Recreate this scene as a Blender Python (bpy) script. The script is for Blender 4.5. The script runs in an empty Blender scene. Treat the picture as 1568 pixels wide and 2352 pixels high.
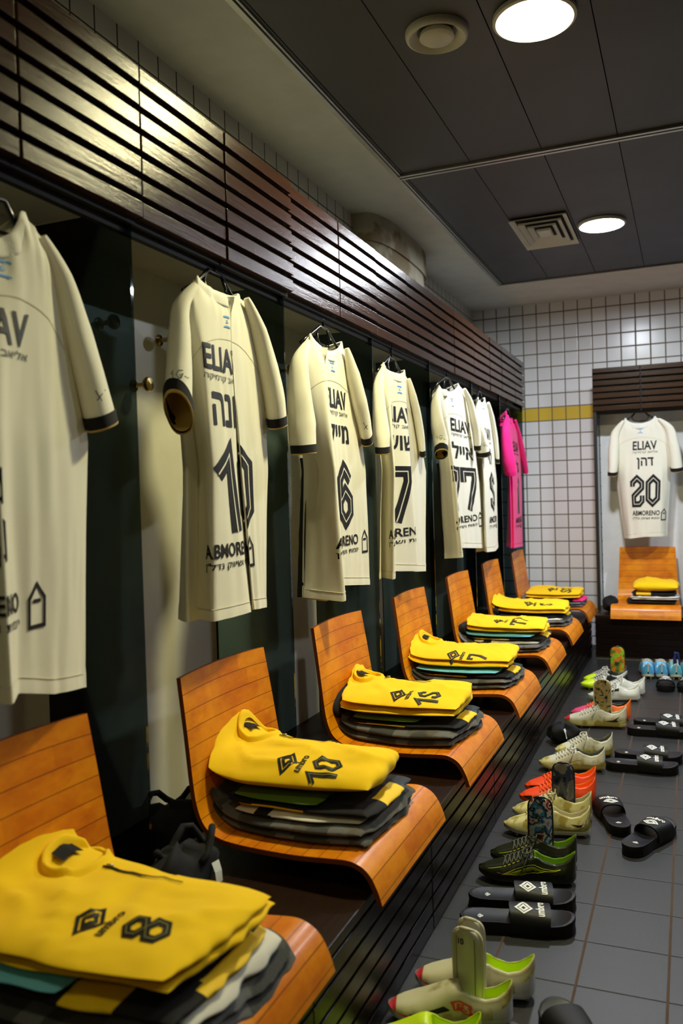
import bpy, bmesh, math, random
from mathutils import Vector, Matrix, noise
from mathutils.bvhtree import BVHTree
random.seed(7)
SC = bpy.context.scene
COL = SC.collection
PI = math.pi

# ------------------------------------------------------------------ camera
CR = Vector((0.927976637, 0.371488826, -0.029247461))
CU = Vector((0.019678549, 0.029523933, 0.999370348))
CF = Vector((-0.372118417, 0.927967882, -0.020087159))
CC = Vector((1.5155, 0.0, 1.14))
FPX, PPX, PPY = 1901.34, 820.64, 1178.72
cam_d = bpy.data.cameras.new('camera')
cam = bpy.data.objects.new('camera', cam_d)
COL.objects.link(cam)
SC.camera = cam
cam_d.sensor_fit = 'VERTICAL'
cam_d.sensor_height = 36.0
cam_d.lens = FPX / 2352 * 36
cam_d.shift_x = -(PPX - 784) / 2352
cam_d.shift_y = (PPY - 1176) / 2352
cam_d.clip_start = 0.05
mw = Matrix((CR, CU, -CF)).transposed().to_4x4()
mw.translation = CC
cam.matrix_world = mw
cam_d.dof.use_dof = True
cam_d.dof.focus_distance = 2.75
cam_d.dof.aperture_fstop = 3.2

# ------------------------------------------------------------------ world, exposure
w = bpy.data.worlds.new('world')
SC.world = w
w.use_nodes = True
w.node_tree.nodes['Background'].inputs[0].default_value = (0.5, 0.55, 0.6, 1)
w.node_tree.nodes['Background'].inputs[1].default_value = 0.02
SC.view_settings.view_transform = 'Standard'
SC.view_settings.look = 'None'
SC.view_settings.gamma = 1
SC.view_settings.exposure = 0.0
LAMP_L = 350.0            # radiance of a downlight diffuser
WARM = (1.0, 0.92, 0.51)
COOL = (0.86, 0.92, 1.0)

# ------------------------------------------------------------------ room numbers
ZC = 2.534               # ceiling
YW = 6.273               # far wall
XR, YB = 3.35, -1.9      # right wall, wall behind the camera
XF = 0.4425              # face of the slatted valance
XB, ZB = 0.874, 0.298    # bench front, bench top
SEAM = [0.80, 1.145, 1.495, 1.844, 2.221, 2.599, 2.961, 3.339, 3.72, 4.102, 4.514, 4.918, 5.26, 5.702, 6.07]
DIV = [1.487, 2.21, 2.95, 3.70, 4.50, 5.23, 5.992]
CHY = [1.11, 1.845, 2.59, 3.365, 4.16, 4.92, 5.76]


def pray(px, py):
    return CR * ((px - PPX) / FPX) - CU * ((py - PPY) / FPX) + CF


def onX(px, py, X):
    d = pray(px, py)
    return CC + d * ((X - CC.x) / d.x)


def onY(px, py, Y):
    d = pray(px, py)
    return CC + d * ((Y - CC.y) / d.y)


def onZ(px, py, Z):
    d = pray(px, py)
    return CC + d * ((Z - CC.z) / d.z)


def scr(P):
    d = P - CC
    return PPX + FPX * d.dot(CR) / d.dot(CF), PPY - FPX * d.dot(CU) / d.dot(CF)


# ------------------------------------------------------------------ materials
class NT:
    def __init__(s, name):
        s.m = bpy.data.materials.new(name)
        s.m.use_nodes = True
        s.t = s.m.node_tree
        s.b = s.t.nodes['Principled BSDF']
        s.out = s.t.nodes['Material Output']

    def n(s, typ, **kw):
        x = s.t.nodes.new(typ)
        for k, v in kw.items():
            if k.startswith('i_'):
                x.inputs[int(k[2:])].default_value = v
            else:
                setattr(x, k, v)
        return x

    def l(s, a, b):
        s.t.links.new(a, b)

    def math(s, op, a, b=None, c=None):
        x = s.n('ShaderNodeMath', operation=op)
        for i, v in enumerate((a, b, c)):
            if v is None:
                continue
            if isinstance(v, (int, float)):
                x.inputs[i].default_value = v
            else:
                s.l(v, x.inputs[i])
        return x.outputs[0]

    def mix(s, f, a, b):
        x = s.n('ShaderNodeMix', data_type='RGBA')
        for k, v in ((0, f), (6, a), (7, b)):
            if isinstance(v, (int, float)):
                x.inputs[k].default_value = v
            elif isinstance(v, (tuple, list)):
                x.inputs[k].default_value = (*v[:3], 1)
            else:
                s.l(v, x.inputs[k])
        return x.outputs[2]

    def noise(s, scale, vec=None, detail=4, rough=.55):
        x = s.n('ShaderNodeTexNoise')
        x.inputs['Scale'].default_value = scale
        x.inputs['Detail'].default_value = detail
        x.inputs['Roughness'].default_value = rough
        if vec is not None:
            s.l(vec, x.inputs['Vector'])
        return x.outputs['Fac']

    def ramp(s, f, lo, hi):
        x = s.n('ShaderNodeMapRange')
        x.inputs[1].default_value = lo
        x.inputs[2].default_value = hi
        s.l(f, x.inputs[0])
        return x.outputs[0]

    def coord(s, kind='Object', scale=None):
        c = s.n('ShaderNodeTexCoord').outputs[kind]
        if scale:
            mp = s.n('ShaderNodeMapping')
            mp.inputs['Scale'].default_value = scale
            s.l(c, mp.inputs['Vector'])
            return mp.outputs[0]
        return c

    def bump(s, h, strength=.3, dist=.002):
        x = s.n('ShaderNodeBump')
        x.inputs['Strength'].default_value = strength
        x.inputs['Distance'].default_value = dist
        s.l(h, x.inputs['Height'])
        s.l(x.outputs[0], s.b.inputs['Normal'])

    def set(s, **kw):
        for k, v in kw.items():
            i = s.b.inputs[k.replace('_', ' ')]
            if isinstance(v, tuple):
                i.default_value = (*v[:3], 1)
            elif isinstance(v, (int, float)):
                i.default_value = v
            else:
                s.l(v, i)


def plain(name, c, rough=.5, metal=0, coat=0, spec=.5):
    k = NT(name)
    f = k.noise(9, k.coord(), 3)
    k.set(Base_Color=k.mix(f, tuple(x * .86 for x in c), tuple(min(1, x * 1.12) for x in c)), Roughness=rough, Metallic=metal, Coat_Weight=coat)
    k.b.inputs['Specular IOR Level'].default_value = spec
    return k.m


def fabric(name, c, rough=.85, fine=420, amt=.12, sheen=.15, c2=None, c2s=22, bump=.25):
    k = NT(name)
    co = k.coord()
    f = k.noise(fine, co, 2)
    g = k.noise(6, co, 3)
    base = k.mix(g, tuple(x * (1 - amt) for x in c), tuple(min(1, x * (1 + amt)) for x in c))
    if c2:
        base = k.mix(k.ramp(k.noise(c2s, co, 3), .5, .58), base, c2)
    k.set(Base_Color=base, Roughness=rough, Sheen_Weight=sheen)
    k.b.inputs['Specular IOR Level'].default_value = .25
    k.bump(f, bump, .0015)
    return k.m


M = {}
M['cream'] = fabric('cream_jersey', (.83, .80, .66), .75, 500, .04, bump=.12)
M['collar_rib'] = fabric('cream_rib_collar', (.84, .82, .72), .8, 300, .04, bump=.4)
M['cream_seam'] = fabric('cream_seam', (.58, .53, .37), .8, 500, .04)
M['lining'] = fabric('ochre_lining', (.55, .38, .10), .8)
M['black_cloth'] = fabric('black_cloth', (.007, .007, .008), .8, sheen=.03)
M['navy_cloth'] = fabric('navy_patterned_cloth', (.012, .018, .028), .6, 300, .2, .05, (.05, .07, .10), 30)
M['yellow'] = fabric('yellow_fleece', (.95, .60, .003), .9, 600, .06, .1, bump=.2)
M['yellow_shorts'] = fabric('yellow_jersey', (.92, .60, .01), .6, 600, .05, .05)
M['white_cloth'] = fabric('white_jersey', (.72, .70, .62), .75)
M['towel'] = fabric('dark_grey_towel', (.047, .05, .047), .98, 260, .25, .25, (.11, .10, .085), 9, bump=.8)
M['grey_towel'] = fabric('mid_grey_towel', (.13, .135, .14), .98, 260, .2, .25, bump=.8)
M['cyan'] = fabric('cyan_jersey', (.20, .66, .92), .7)
M['pink'] = fabric('magenta_jersey', (.92, .016, .24), .7, 500, .05)
M['green_cloth'] = fabric('green_lining', (.10, .22, .01), .8)
M['print'] = plain('black_print', (.008, .008, .009), .55, spec=.3)
M['print_line'] = plain('cream_print_line', (.80, .76, .60), .6)
M['print_grey'] = plain('olive_print_line', (.22, .2, .03), .6)
M['print_white'] = plain('white_print', (.80, .80, .78), .5)
M['print_blue'] = plain('blue_print', (.08, .34, .80), .6)
M['black_plastic'] = plain('black_plastic', (.006, .006, .007), .22, coat=.3)
M['black_rubber'] = plain('black_rubber', (.0035, .0035, .004), .5, spec=.28)
M['foot_rubber'] = plain('slate_footbed_rubber', (.008, .008, .013), .42, spec=.3)
M['brass'] = plain('brass', (.50, .36, .14), .25, 1)
M['metal'] = plain('brushed_aluminium', (.46, .46, .44), .4, 1)
M['white_paint'] = plain('white_ceiling_paint', (.70, .69, .64), .85)
M['plaster'] = fabric('stained_concrete', (.42, .38, .28), .9, 60, .35, 0, (.26, .20, .12), 5, bump=.6)
M['cream_board'] = plain('cream_laminate', (.74, .72, .60), .32, coat=.15)
M['white_board'] = plain('white_laminate', (.90, .90, .92), .3, coat=.2)
M['dark_board'] = plain('dark_backing', (.006, .005, .005), .6)
M['vent_white'] = plain('vent_enamel', (.55, .54, .47), .5)
M['dark_wall'] = plain('dark_panelled_wall', (.045, .03, .022), .5)
M['lamp_dim'] = None
M['gap_strip'] = plain('pale_gap_strip', (.30, .28, .25), .6)
M['dark'] = plain('dark_gap', (.004, .004, .004), .9)


def mk_ceil():
    k = NT('graphite_ceiling_panel')
    co = k.coord()
    f = k.noise(3, co, 5)
    k.set(Base_Color=k.mix(f, (.050, .051, .058), (.082, .083, .094)), Roughness=k.ramp(f, -1.2, 2.2), Metallic=.55)
    return k.m


def mk_slat(name, c1, c2, rough, spec=.34):
    k = NT(name)
    co = k.coord('Object', (30, 3.2, 30))
    f = k.noise(3.0, co, 7, .65)
    g = k.noise(30, k.coord('Object', (14, 3, 14)), 4)
    r = k.n('ShaderNodeObjectInfo').outputs['Random']
    b = k.mix(f, c1, c2)
    b = k.mix(k.math('MULTIPLY', r, .35), b, tuple(x * .5 for x in c1))
    k.set(Base_Color=b, Roughness=rough)
    k.b.inputs['Specular IOR Level'].default_value = spec
    k.bump(k.math('ADD', f, k.math('MULTIPLY', g, .4)), .45, .0016)
    return k.m


def mk_ply():
    k = NT('lacquered_orange_plywood')
    uv = k.n('ShaderNodeUVMap').outputs[0]
    sp = k.n('ShaderNodeSeparateXYZ')
    k.l(uv, sp.inputs[0])
    u, v = sp.outputs[0], sp.outputs[1]
    s = k.math('DIVIDE', u, .0415)
    row = k.math('FLOOR', s)
    fr = k.math('FRACT', s)
    wn = k.n('ShaderNodeTexWhiteNoise', noise_dimensions='1D')
    k.l(row, wn.inputs['W'])
    blk = k.math('FLOOR', k.math('MULTIPLY', k.math('ADD', v, k.math('MULTIPLY', wn.outputs[0], .5)), 5.5))
    cb = k.n('ShaderNodeCombineXYZ')
    k.l(row, cb.inputs[0])
    k.l(blk, cb.inputs[1])
    w2 = k.n('ShaderNodeTexWhiteNoise', noise_dimensions='3D')
    oi = k.n('ShaderNodeObjectInfo').outputs['Random']
    k.l(oi, cb.inputs[2])
    k.l(cb.outputs[0], w2.inputs['Vector'])
    co = k.coord('Object', (5, 2.0, 5))
    g = k.noise(5, co, 6, .65)
    big = k.noise(9, k.coord(), 3)
    base = k.mix(k.ramp(g, .3, .7), (.58, .135, .0), (.88, .31, .001))
    base = k.mix(k.math('MULTIPLY', w2.outputs[0], .38), base, (.44, .07, .0))
    base = k.mix(k.ramp(big, .5, .8), base, (.82, .30, .002))
    line = k.math('LESS_THAN', k.math('MINIMUM', fr, k.math('SUBTRACT', 1.0, fr)), .022)
    base = k.mix(k.math('MULTIPLY', line, .85), base, (.10, .018, .002))
    k.set(Base_Color=base, Roughness=.42, Coat_Weight=.18, Coat_Roughness=.2)
    k.b.inputs['Specular IOR Level'].default_value = .3
    return k.m


def mk_tile(name, ax, off, pitch, base, grout, gw, z0, band=None):
    """square wall tiles; ax = index of the horizontal axis"""
    k = NT(name)
    sp = k.n('ShaderNodeSeparateXYZ')
    k.l(k.coord('Object'), sp.inputs[0])
    h = k.math('DIVIDE', k.math('SUBTRACT', sp.outputs[ax], off), pitch)
    v = k.math('DIVIDE', k.math('SUBTRACT', sp.outputs[2], z0), .1)
    ed = []
    for c in (h, v):
        f = k.math('FRACT', c)
        ed.append(k.math('MINIMUM', f, k.math('SUBTRACT', 1.0, f)))
    e = k.math('MINIMUM', *ed)
    g = k.math('LESS_THAN', e, gw)
    cb = k.n('ShaderNodeCombineXYZ')
    k.l(k.math('FLOOR', h), cb.inputs[0])
    k.l(k.math('FLOOR', v), cb.inputs[1])
    wn = k.n('ShaderNodeTexWhiteNoise', noise_dimensions='2D')
    k.l(cb.outputs[0], wn.inputs['Vector'])
    c = k.mix(wn.outputs[0], tuple(x * .94 for x in base), base)
    if band:
        fl = k.math('FLOOR', v)
        isb = k.math('COMPARE', fl, band, .1)
        c = k.mix(isb, c, (.72, .50, .06))
    c = k.mix(g, c, grout)
    k.set(Base_Color=c, Roughness=k.math('ADD', k.math('MULTIPLY', g, .5), .22))
    k.bump(k.math('MULTIPLY', k.ramp(e, 0, gw * 1.6), 1.0), .5, .002)
    return k.m


def mk_floor():
    k = NT('dark_stone_floor_tile')
    sp = k.n('ShaderNodeSeparateXYZ')
    co = k.coord('Object')
    k.l(co, sp.inputs[0])
    es = []
    for a, off in ((0, 1.4495), (1, 3.317)):
        f = k.math('FRACT', k.math('DIVIDE', k.math('SUBTRACT', sp.outputs[a], off), .199))
        es.append(k.math('MINIMUM', f, k.math('SUBTRACT', 1.0, f)))
    gx = k.math('LESS_THAN', es[0], .016)
    gy = k.math('LESS_THAN', es[1], .010)
    sp1 = k.noise(330, co, 3, .7)
    sp2 = k.noise(8, co, 4)
    c = k.mix(k.ramp(sp1, .36, .66), (.003, .003, .0035), (.033, .033, .035))
    c = k.mix(k.math('MULTIPLY', sp2, .4), c, (.014, .0138, .0135))
    c = k.mix(gy, c, (.003, .0025, .002))
    c = k.mix(gx, c, k.mix(k.noise(14, co), (.035, .018, .010), (.09, .05, .03)))
    k.set(Base_Color=c, Roughness=k.math('ADD', .43, k.math('MULTIPLY', k.math('MAXIMUM', gx, gy), .5)))
    k.b.inputs['Specular IOR Level'].default_value = .5
    k.bump(k.math('ADD', k.math('MULTIPLY', k.ramp(k.math('MINIMUM', *es), 0, .018), 1.5), k.math('MULTIPLY', sp1, .8)), .28, .0015)
    return k.m


def mk_glass():
    k = NT('smoked_green_glass')
    k.t.nodes.remove(k.b)
    tr = k.n('ShaderNodeBsdfTransparent')
    tr.inputs[0].default_value = (.31, .38, .38, 1)
    gl = k.n('ShaderNodeBsdfGlossy')
    gl.inputs['Roughness'].default_value = .03
    gl.inputs[0].default_value = (.8, .9, .9, 1)
    fr = k.n('ShaderNodeFresnel')
    fr.inputs[0].default_value = 1.5
    mx = k.n('ShaderNodeMixShader')
    k.l(fr.outputs[0], mx.inputs[0])
    k.l(tr.outputs[0], mx.inputs[1])
    k.l(gl.outputs[0], mx.inputs[2])
    k.l(mx.outputs[0], k.out.inputs[0])
    return k.m


def mk_emit(name, col, s):
    k = NT(name)
    k.set(Base_Color=(.8, .8, .8))
    k.b.inputs['Emission Color'].default_value = (*col, 1)
    k.b.inputs['Emission Strength'].default_value = s
    return k.m


def mk_multi(name, cols, scale=30, rough=.35):
    """printed picture: blotches of several colours"""
    k = NT(name)
    f = k.noise(scale, k.coord(), 2)
    r = k.n('ShaderNodeValToRGB')
    k.l(f, r.inputs[0])
    r.color_ramp.interpolation = 'CONSTANT'
    el = r.color_ramp.elements
    while len(el) < len(cols):
        el.new(.5)
    for i, c in enumerate(cols):
        el[i].position = .30 + .40 * i / len(cols) if i else 0
        el[i].color = (*c, 1)
    k.set(Base_Color=r.outputs[0], Roughness=rough, Coat_Weight=.3)
    return k.m


M['ceil'] = mk_ceil()
M['slat'] = mk_slat('dark_wenge_slat', (.016, .006, .003), (.060, .022, .009), .21, .22)
M['bench_slat'] = mk_slat('dark_bench_slat', (.004, .002, .0013), (.011, .005, .003), .25, .16)
M['bench_top'] = mk_slat('dark_bench_board', (.010, .004, .002), (.026, .010, .005), .34, .25)
M['ply'] = mk_ply()
M['ply_edge'] = plain('plywood_edge', (.22, .045, .006), .5)
M['tile_far'] = mk_tile('white_tile_far', 0, .082, .1, (.84, .84, .85), (.17, .13, .09), .040, 2.463, -8)
M['tile_left'] = mk_tile('white_tile_left', 1, .014, .1, (.66, .65, .60), (.04, .035, .03), .03, 2.463)
M['tile_side'] = mk_tile('white_tile_side', 1, 0, .1, (.74, .74, .74), (.10, .08, .06), .04, 2.463)
M['floor'] = mk_floor()
M['glass'] = mk_glass()
M['lamp_warm'] = mk_emit('warm_diffuser', WARM, LAMP_L * 1.15)
M['lamp_half'] = mk_emit('half_cool_diffuser', COOL, LAMP_L * .35)
M['lamp_dim'] = mk_emit('dim_warm_diffuser', WARM, LAMP_L * .10)
M['lamp_cool'] = mk_emit('cool_diffuser', COOL, LAMP_L * 1.3)


# ------------------------------------------------------------------ mesh helpers
class MB:
    def __init__(s):
        s.v, s.f, s.mi, s.uv = [], [], [], {}

    def add(s, vs, fs, mi=0):
        o = len(s.v)
        s.v += [Vector(p) for p in vs]
        s.f += [tuple(i + o for i in f) for f in fs]
        s.mi += [mi] * len(fs)
        return o

    def box(s, x0, x1, y0, y1, z0, z1, mi=0):
        vs = [(x, y, z) for z in (z0, z1) for y in (y0, y1) for x in (x0, x1)]
        s.add(vs, [(0, 2, 3, 1), (4, 5, 7, 6), (0, 1, 5, 4), (2, 6, 7, 3), (0, 4, 6, 2), (1, 3, 7, 5)], mi)
        return s

    def grid(s, rows, mi=0, closed=False, flip=False):
        n, m = len(rows), len(rows[0])
        fs = []
        for i in range(n - 1):
            for j in range(m if closed else m - 1):
                a, b = i * m + j, i * m + (j + 1) % m
                q = (a, b, b + m, a + m)
                fs.append(q[::-1] if flip else q)
        o = s.add([p for r in rows for p in r], fs, mi)
        return o

    def tube(s, pts, r, n=8, mi=0, closed=False, cap=True):
        pts = [Vector(p) for p in pts]
        N = len(pts)
        rr = r if isinstance(r, (list, tuple)) else [r] * N
        up = Vector((0.13, 0.29, 0.95)).normalized()
        rows = []
        for i, p in enumerate(pts):
            a = pts[(i - 1) % N] if (i or closed) else p
            b = pts[(i + 1) % N] if (i < N - 1 or closed) else p
            t = (b - a).normalized()
            e1 = t.cross(up)
            if e1.length < 1e-3:
                e1 = t.cross(Vector((1, 0, 0)))
            e1.normalize()
            e2 = e1.cross(t)
            rows.append([p + (e1 * math.cos(2 * PI * k / n) + e2 * math.sin(2 * PI * k / n)) * rr[i] for k in range(n)])
        if closed:
            rows.append(rows[0])
        o = s.grid(rows, mi, closed=True)
        if cap and not closed:
            s.f.append(tuple(o + k for k in range(n))[::-1])
            s.f.append(tuple(o + (N - 1) * n + k for k in range(n)))
            s.mi += [mi, mi]
        return s

    def lathe(s, prof, c, n=32, mi=0, axis='Z'):
        rows = []
        for r, h in prof:
            row = []
            for k in range(n):
                a = 2 * PI * k / n
                if axis == 'Z':
                    row.append(Vector((c[0] + r * math.cos(a), c[1] + r * math.sin(a), c[2] + h)))
                elif axis == 'X':
                    row.append(Vector((c[0] + h, c[1] + r * math.cos(a), c[2] + r * math.sin(a))))
            rows.append(row)
        s.grid(rows, mi, closed=True)
        return s

    def prism(s, poly, z0, z1, mi=0):
        n = len(poly)
        vs = [(x, y, z0) for x, y in poly] + [(x, y, z1) for x, y in poly]
        fs = [tuple(range(n))[::-1], tuple(range(n, 2 * n))] + [(i, (i + 1) % n, n + (i + 1) % n, n + i) for i in range(n)]
        s.add(vs, fs, mi)
        return s

    def build(s, name, mats, parent=None, smooth=None, bevel=0, weld=False, uvs=None):
        me = bpy.data.meshes.new(name)
        off = wloc(parent) if parent else Vector()
        me.from_pydata([p - off for p in s.v], [], s.f)
        mats = mats if isinstance(mats, (list, tuple)) else [mats]
        for m_ in mats:
            me.materials.append(M[m_] if isinstance(m_, str) else m_)
        me.polygons.foreach_set('material_index', s.mi)
        if uvs:
            ul = me.uv_layers.new(name='UVMap')
            for lp in me.loops:
                ul.data[lp.index].uv = uvs[lp.vertex_index]
        bm = bmesh.new()
        bm.from_mesh(me)
        if weld:
            bmesh.ops.remove_doubles(bm, verts=bm.verts, dist=1e-5)
        bmesh.ops.recalc_face_normals(bm, faces=bm.faces)
        if bevel:
            bmesh.ops.bevel(bm, geom=bm.edges[:], offset=bevel, segments=2, affect='EDGES', profile=.6)
        bm.to_mesh(me)
        bm.free()
        if smooth:
            me.polygons.foreach_set('use_smooth', [True] * len(me.polygons))
            if smooth is not True:
                me.set_sharp_from_angle(angle=math.radians(smooth))
        o = bpy.data.objects.new(name, me)
        COL.objects.link(o)
        if parent:
            o.parent = parent
        return o


def wloc(o):
    p = Vector()
    while o:
        p += o.location
        o = o.parent
    return p


def thing(name, label, cat, loc=(0, 0, 0), group=None):
    o = bpy.data.objects.new(name, None)
    o.empty_display_size = .05
    COL.objects.link(o)
    o.location = loc
    return tag(o, label, cat, group)


def tag(o, label, cat, group=None):
    o['label'] = label
    o['category'] = cat
    if group:
        o['group'] = group
    return o


def struct(o):
    o['kind'] = 'structure'
    return o


def copy_thing(src, loc, label, rotz=0):
    r = src.copy()
    COL.objects.link(r)
    r.location = loc
    r.rotation_euler = (0, 0, rotz)
    r['label'] = label
    for ch in list(src.children):
        c = ch.copy()
        COL.objects.link(c)
        c.parent = r
        for g in list(ch.children):
            d = g.copy()
            COL.objects.link(d)
            d.parent = c
    return r


# ---- flat artwork: 2D polygons, cut fine and laid onto a surface
_tc = {}


def text2d(body, bold=0.0):
    key = (body, bold)
    if key not in _tc:
        c = bpy.data.curves.new('t', 'FONT')
        c.body = body
        c.offset = bold
        c.resolution_u = 3
        o = bpy.data.objects.new('t', c)
        COL.objects.link(o)
        dg = bpy.context.evaluated_depsgraph_get()
        me = bpy.data.meshes.new_from_object(o.evaluated_get(dg))
        vs = [(v.co.x, v.co.y) for v in me.vertices]
        fs = [tuple(p.vertices) for p in me.polygons]
        # letters drawn as two crossing bars (dalet): fill each bar by itself
        rect = lambda q: len({round(p[0], 4) for p in q}) == 2 and len({round(p[1], 4) for p in q}) == 2
        i = 0
        while i + 8 <= len(vs):
            blk = set(range(i, i + 8))
            mine = [f for f in fs if blk & set(f)]
            if rect(vs[i:i + 4]) and rect(vs[i + 4:i + 8]) and mine and all(set(f) <= blk for f in mine) and any(set(f) & set(range(i, i + 4)) and set(f) & set(range(i + 4, i + 8)) for f in mine):
                fs = [f for f in fs if not (set(f) <= blk)] + [tuple(range(i, i + 4)), tuple(range(i + 4, i + 8))]
                i += 8
            else:
                i += 1
        bpy.data.objects.remove(o)
        bpy.data.meshes.remove(me)
        x0 = min(v[0] for v in vs)
        x1 = max(v[0] for v in vs)
        y0 = min(v[1] for v in vs)
        y1 = max(v[1] for v in vs)
        _tc[key] = ([((x - x0) / (x1 - x0), (y - y0) / (y1 - y0)) for x, y in vs], fs)
    return _tc[key]


def stroke2d(pts, wd, closed=False):
    """mitred ribbon along a polyline, as quads"""
    n = len(pts)
    P = [Vector(p) for p in pts]
    L, R = [], []
    for i in range(n):
        a = P[i] - P[i - 1] if (i or closed) else P[1] - P[0]
        b = P[(i + 1) % n] - P[i] if (i < n - 1 or closed) else a
        a, b = a.normalized(), b.normalized()
        na, nb = Vector((-a.y, a.x)), Vector((-b.y, b.x))
        m = (na + nb)
        m = m.normalized() if m.length > 1e-4 else na
        k = min(2.2, 1 / max(.3, m.dot(na)))
        L.append(P[i] + m * wd * .5 * k)
        R.append(P[i] - m * wd * .5 * k)
    vs = [tuple(p) for p in L + R]
    fs = [(i, (i + 1) % n, n + (i + 1) % n, n + i) for i in range(n if closed else n - 1)]
    return vs, fs


DIGIT = {
    '0': ([(.10, .24), (.10, .74), (.29, .90), (.47, .76), (.47, .26), (.28, .10)], True),
    '1': ([(.03, .64), (.27, .87), (.34, .0)], False),
    '2': ([(.10, .64), (.10, .76), (.28, .90), (.46, .76), (.46, .60), (.13, .34), (.13, .09), (.36, .09), (.47, .19), (.47, .36)], False),
    '5': ([(.46, .68), (.46, .78), (.29, .90), (.10, .77), (.10, .62), (.46, .40), (.46, .22), (.28, .09), (.10, .21), (.10, .34)], False),
    '6': ([(.46, .72), (.27, .90), (.11, .72), (.11, .24), (.28, .09), (.46, .23), (.46, .43), (.29, .56), (.13, .42)], False),
    '7': ([(.08, .66), (.08, .90), (.47, .90), (.47, .72), (.22, .0)], False),
    '8a': ([(.12, .62), (.12, .78), (.28, .90), (.45, .78), (.45, .62), (.28, .50)], True),
    '8b': ([(.10, .20), (.10, .38), (.28, .50), (.47, .38), (.47, .20), (.28, .09)], True),
}


def number2d(s, wd=.19):
    """returns (thick polys, thin inner-line polys, total width) for height 1"""
    A, B, x = [], [], 0
    for ch in s:
        for d in (['8a', '8b'] if ch == '8' else [ch]):
            pts, cl = DIGIT[d]
            pp = [(px + x, py) for px, py in pts]
            A.append(stroke2d(pp, wd, cl))
            B.append(stroke2d(pp, wd * .11, cl))
        x += .46 if ch == '1' else .60
    return A, B, x


def diamond2d():
    """double-diamond sports logo, unit height"""
    o = [(0, .33), (.5, 0), (0, -.33), (-.5, 0)]
    return [stroke2d([(x * .86, y * .86) for x, y in o], .085, True), stroke2d([(x * .42, y * .42) for x, y in o], .085, True)]


def house2d():
    return [stroke2d([(-.36, -.5), (-.36, .16), (0, .5), (.36, .16), (.36, -.5)], .10, True), stroke2d([(-.2, .10), (.2, .10)], .09)]


def decal(name, polys, mp, mat, parent, step=.012):
    """polys: list of (verts2d, faces) in metres; mp(x, y) -> Vector"""
    bm = bmesh.new()
    for vs, fs in polys:
        bv = [bm.verts.new((x, y, 0)) for x, y in vs]
        for f in fs:
            try:
                bm.faces.new([bv[i] for i in f])
            except ValueError:
                pass
    xs = [v.co.x for v in bm.verts]
    ys = [v.co.y for v in bm.verts]
    for a, lo, hi in ((0, min(xs), max(xs)), (1, min(ys), max(ys))):
        st = step * (1 if a == 0 else 2)
        k = math.floor(lo / st) + 1
        no = Vector((1, 0, 0)) if a == 0 else Vector((0, 1, 0))
        while k * st < hi:
            bmesh.ops.bisect_plane(bm, geom=bm.verts[:] + bm.edges[:] + bm.faces[:], plane_co=no * (k * st), plane_no=no, dist=1e-6)
            k += 1
    mb = MB()
    bm.verts.index_update()
    P = [mp(v.co.x, v.co.y) for v in bm.verts]
    keep = [f for f in bm.faces if all(P[v.index] is not None for v in f.verts)]
    mb.add([p if p is not None else (0, 0, 0) for p in P], [[v.index for v in f.verts] for f in keep])
    bm.free()
    if not keep:
        return None
    used = sorted({i for f in mb.f for i in f})
    rm = {i: k for k, i in enumerate(used)}
    mb.v = [mb.v[i] for i in used]
    mb.f = [tuple(rm[i] for i in f) for f in mb.f]
    me_o = mb.build(name, mat, parent, True)
    return me_o


def place(polys, x, y, sx, sy=None, rot=0):
    """scale and move 2D polygons"""
    sy = sx if sy is None else sy
    c, s_ = math.cos(rot), math.sin(rot)
    out = []
    for vs, fs in polys:
        out.append(([(x + c * a * sx - s_ * b * sy, y + s_ * a * sx + c * b * sy) for a, b in vs], fs))
    return out


def lerp(a, b, t):
    return a + (b - a) * t


def interp(xs, ys, x):
    if x <= xs[0]:
        return ys[0]
    for i in range(len(xs) - 1):
        if x <= xs[i + 1]:
            return lerp(ys[i], ys[i + 1], (x - xs[i]) / (xs[i + 1] - xs[i] or 1))
    return ys[-1]


# ================================================================== ROOM
struct(MB().box(-.1, XR + .1, YB - .1, YW + .1, -.1, 0).build('floor', 'floor'))
struct(MB().box(-.12, 0, YB - .1, YW + .12, 0, ZC + .3).build('wall_left', 'tile_left'))
struct(MB().box(0, XR, YW, YW + .12, 0, ZC + .3).build('wall_far', 'tile_far'))
struct(MB().box(XR, XR + .12, YB - .1, YW + .12, 0, ZC + .3).build('wall_right', 'dark_wall'))
struct(MB().box(0, XR, YB - .12, YB, 0, ZC + .3).build('wall_back', 'dark_wall'))
# plaster border of the ceiling and the sunken field of graphite panels
CX0, CX1, CY0, CY1 = .345, XR - .3, YB + .4, 5.585
b = MB()
b.box(0, CX0, YB, YW, ZC, ZC + .1).box(CX1, XR, YB, YW, ZC, ZC + .1)
b.box(CX0, CX1, CY1, YW, ZC, ZC + .1).box(CX0, CX1, YB, CY0, ZC, ZC + .1)
ceil = struct(b.build('ceiling', 'white_paint'))
b = MB()
ys = [CY0 + .01, -.64, 1.43, 3.472, 3.53, CY1 - .012]
xs = [CX0 + .012] + [.385 + .2985 * k for k in range(9)] + [CX1 - .012]
for (y0, y1) in ((CY0 + .01, -.63), (-.60, 1.40), (1.43, 3.470), (3.520, CY1 - .012)):
    for i in range(len(xs) - 1):
        g = .0016
        b.box(xs[i] + g, xs[i + 1] - g, y0, y1, ZC + .008, ZC + .02)
struct(b.build('ceiling_panels', 'ceil', ceil, bevel=.0008))
MB().box(CX0, CX1, CY0, CY1, ZC + .03, ZC + .05).build('ceiling_void', 'dark', ceil)
b = MB()
for x in (CX0, CX1 - .03):
    b.box(x, x + .018, CY0, CY1, ZC - .004, ZC + .02)
    b.box(x + .020, x + .028, CY0, CY1, ZC + .002, ZC + .02)
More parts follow.
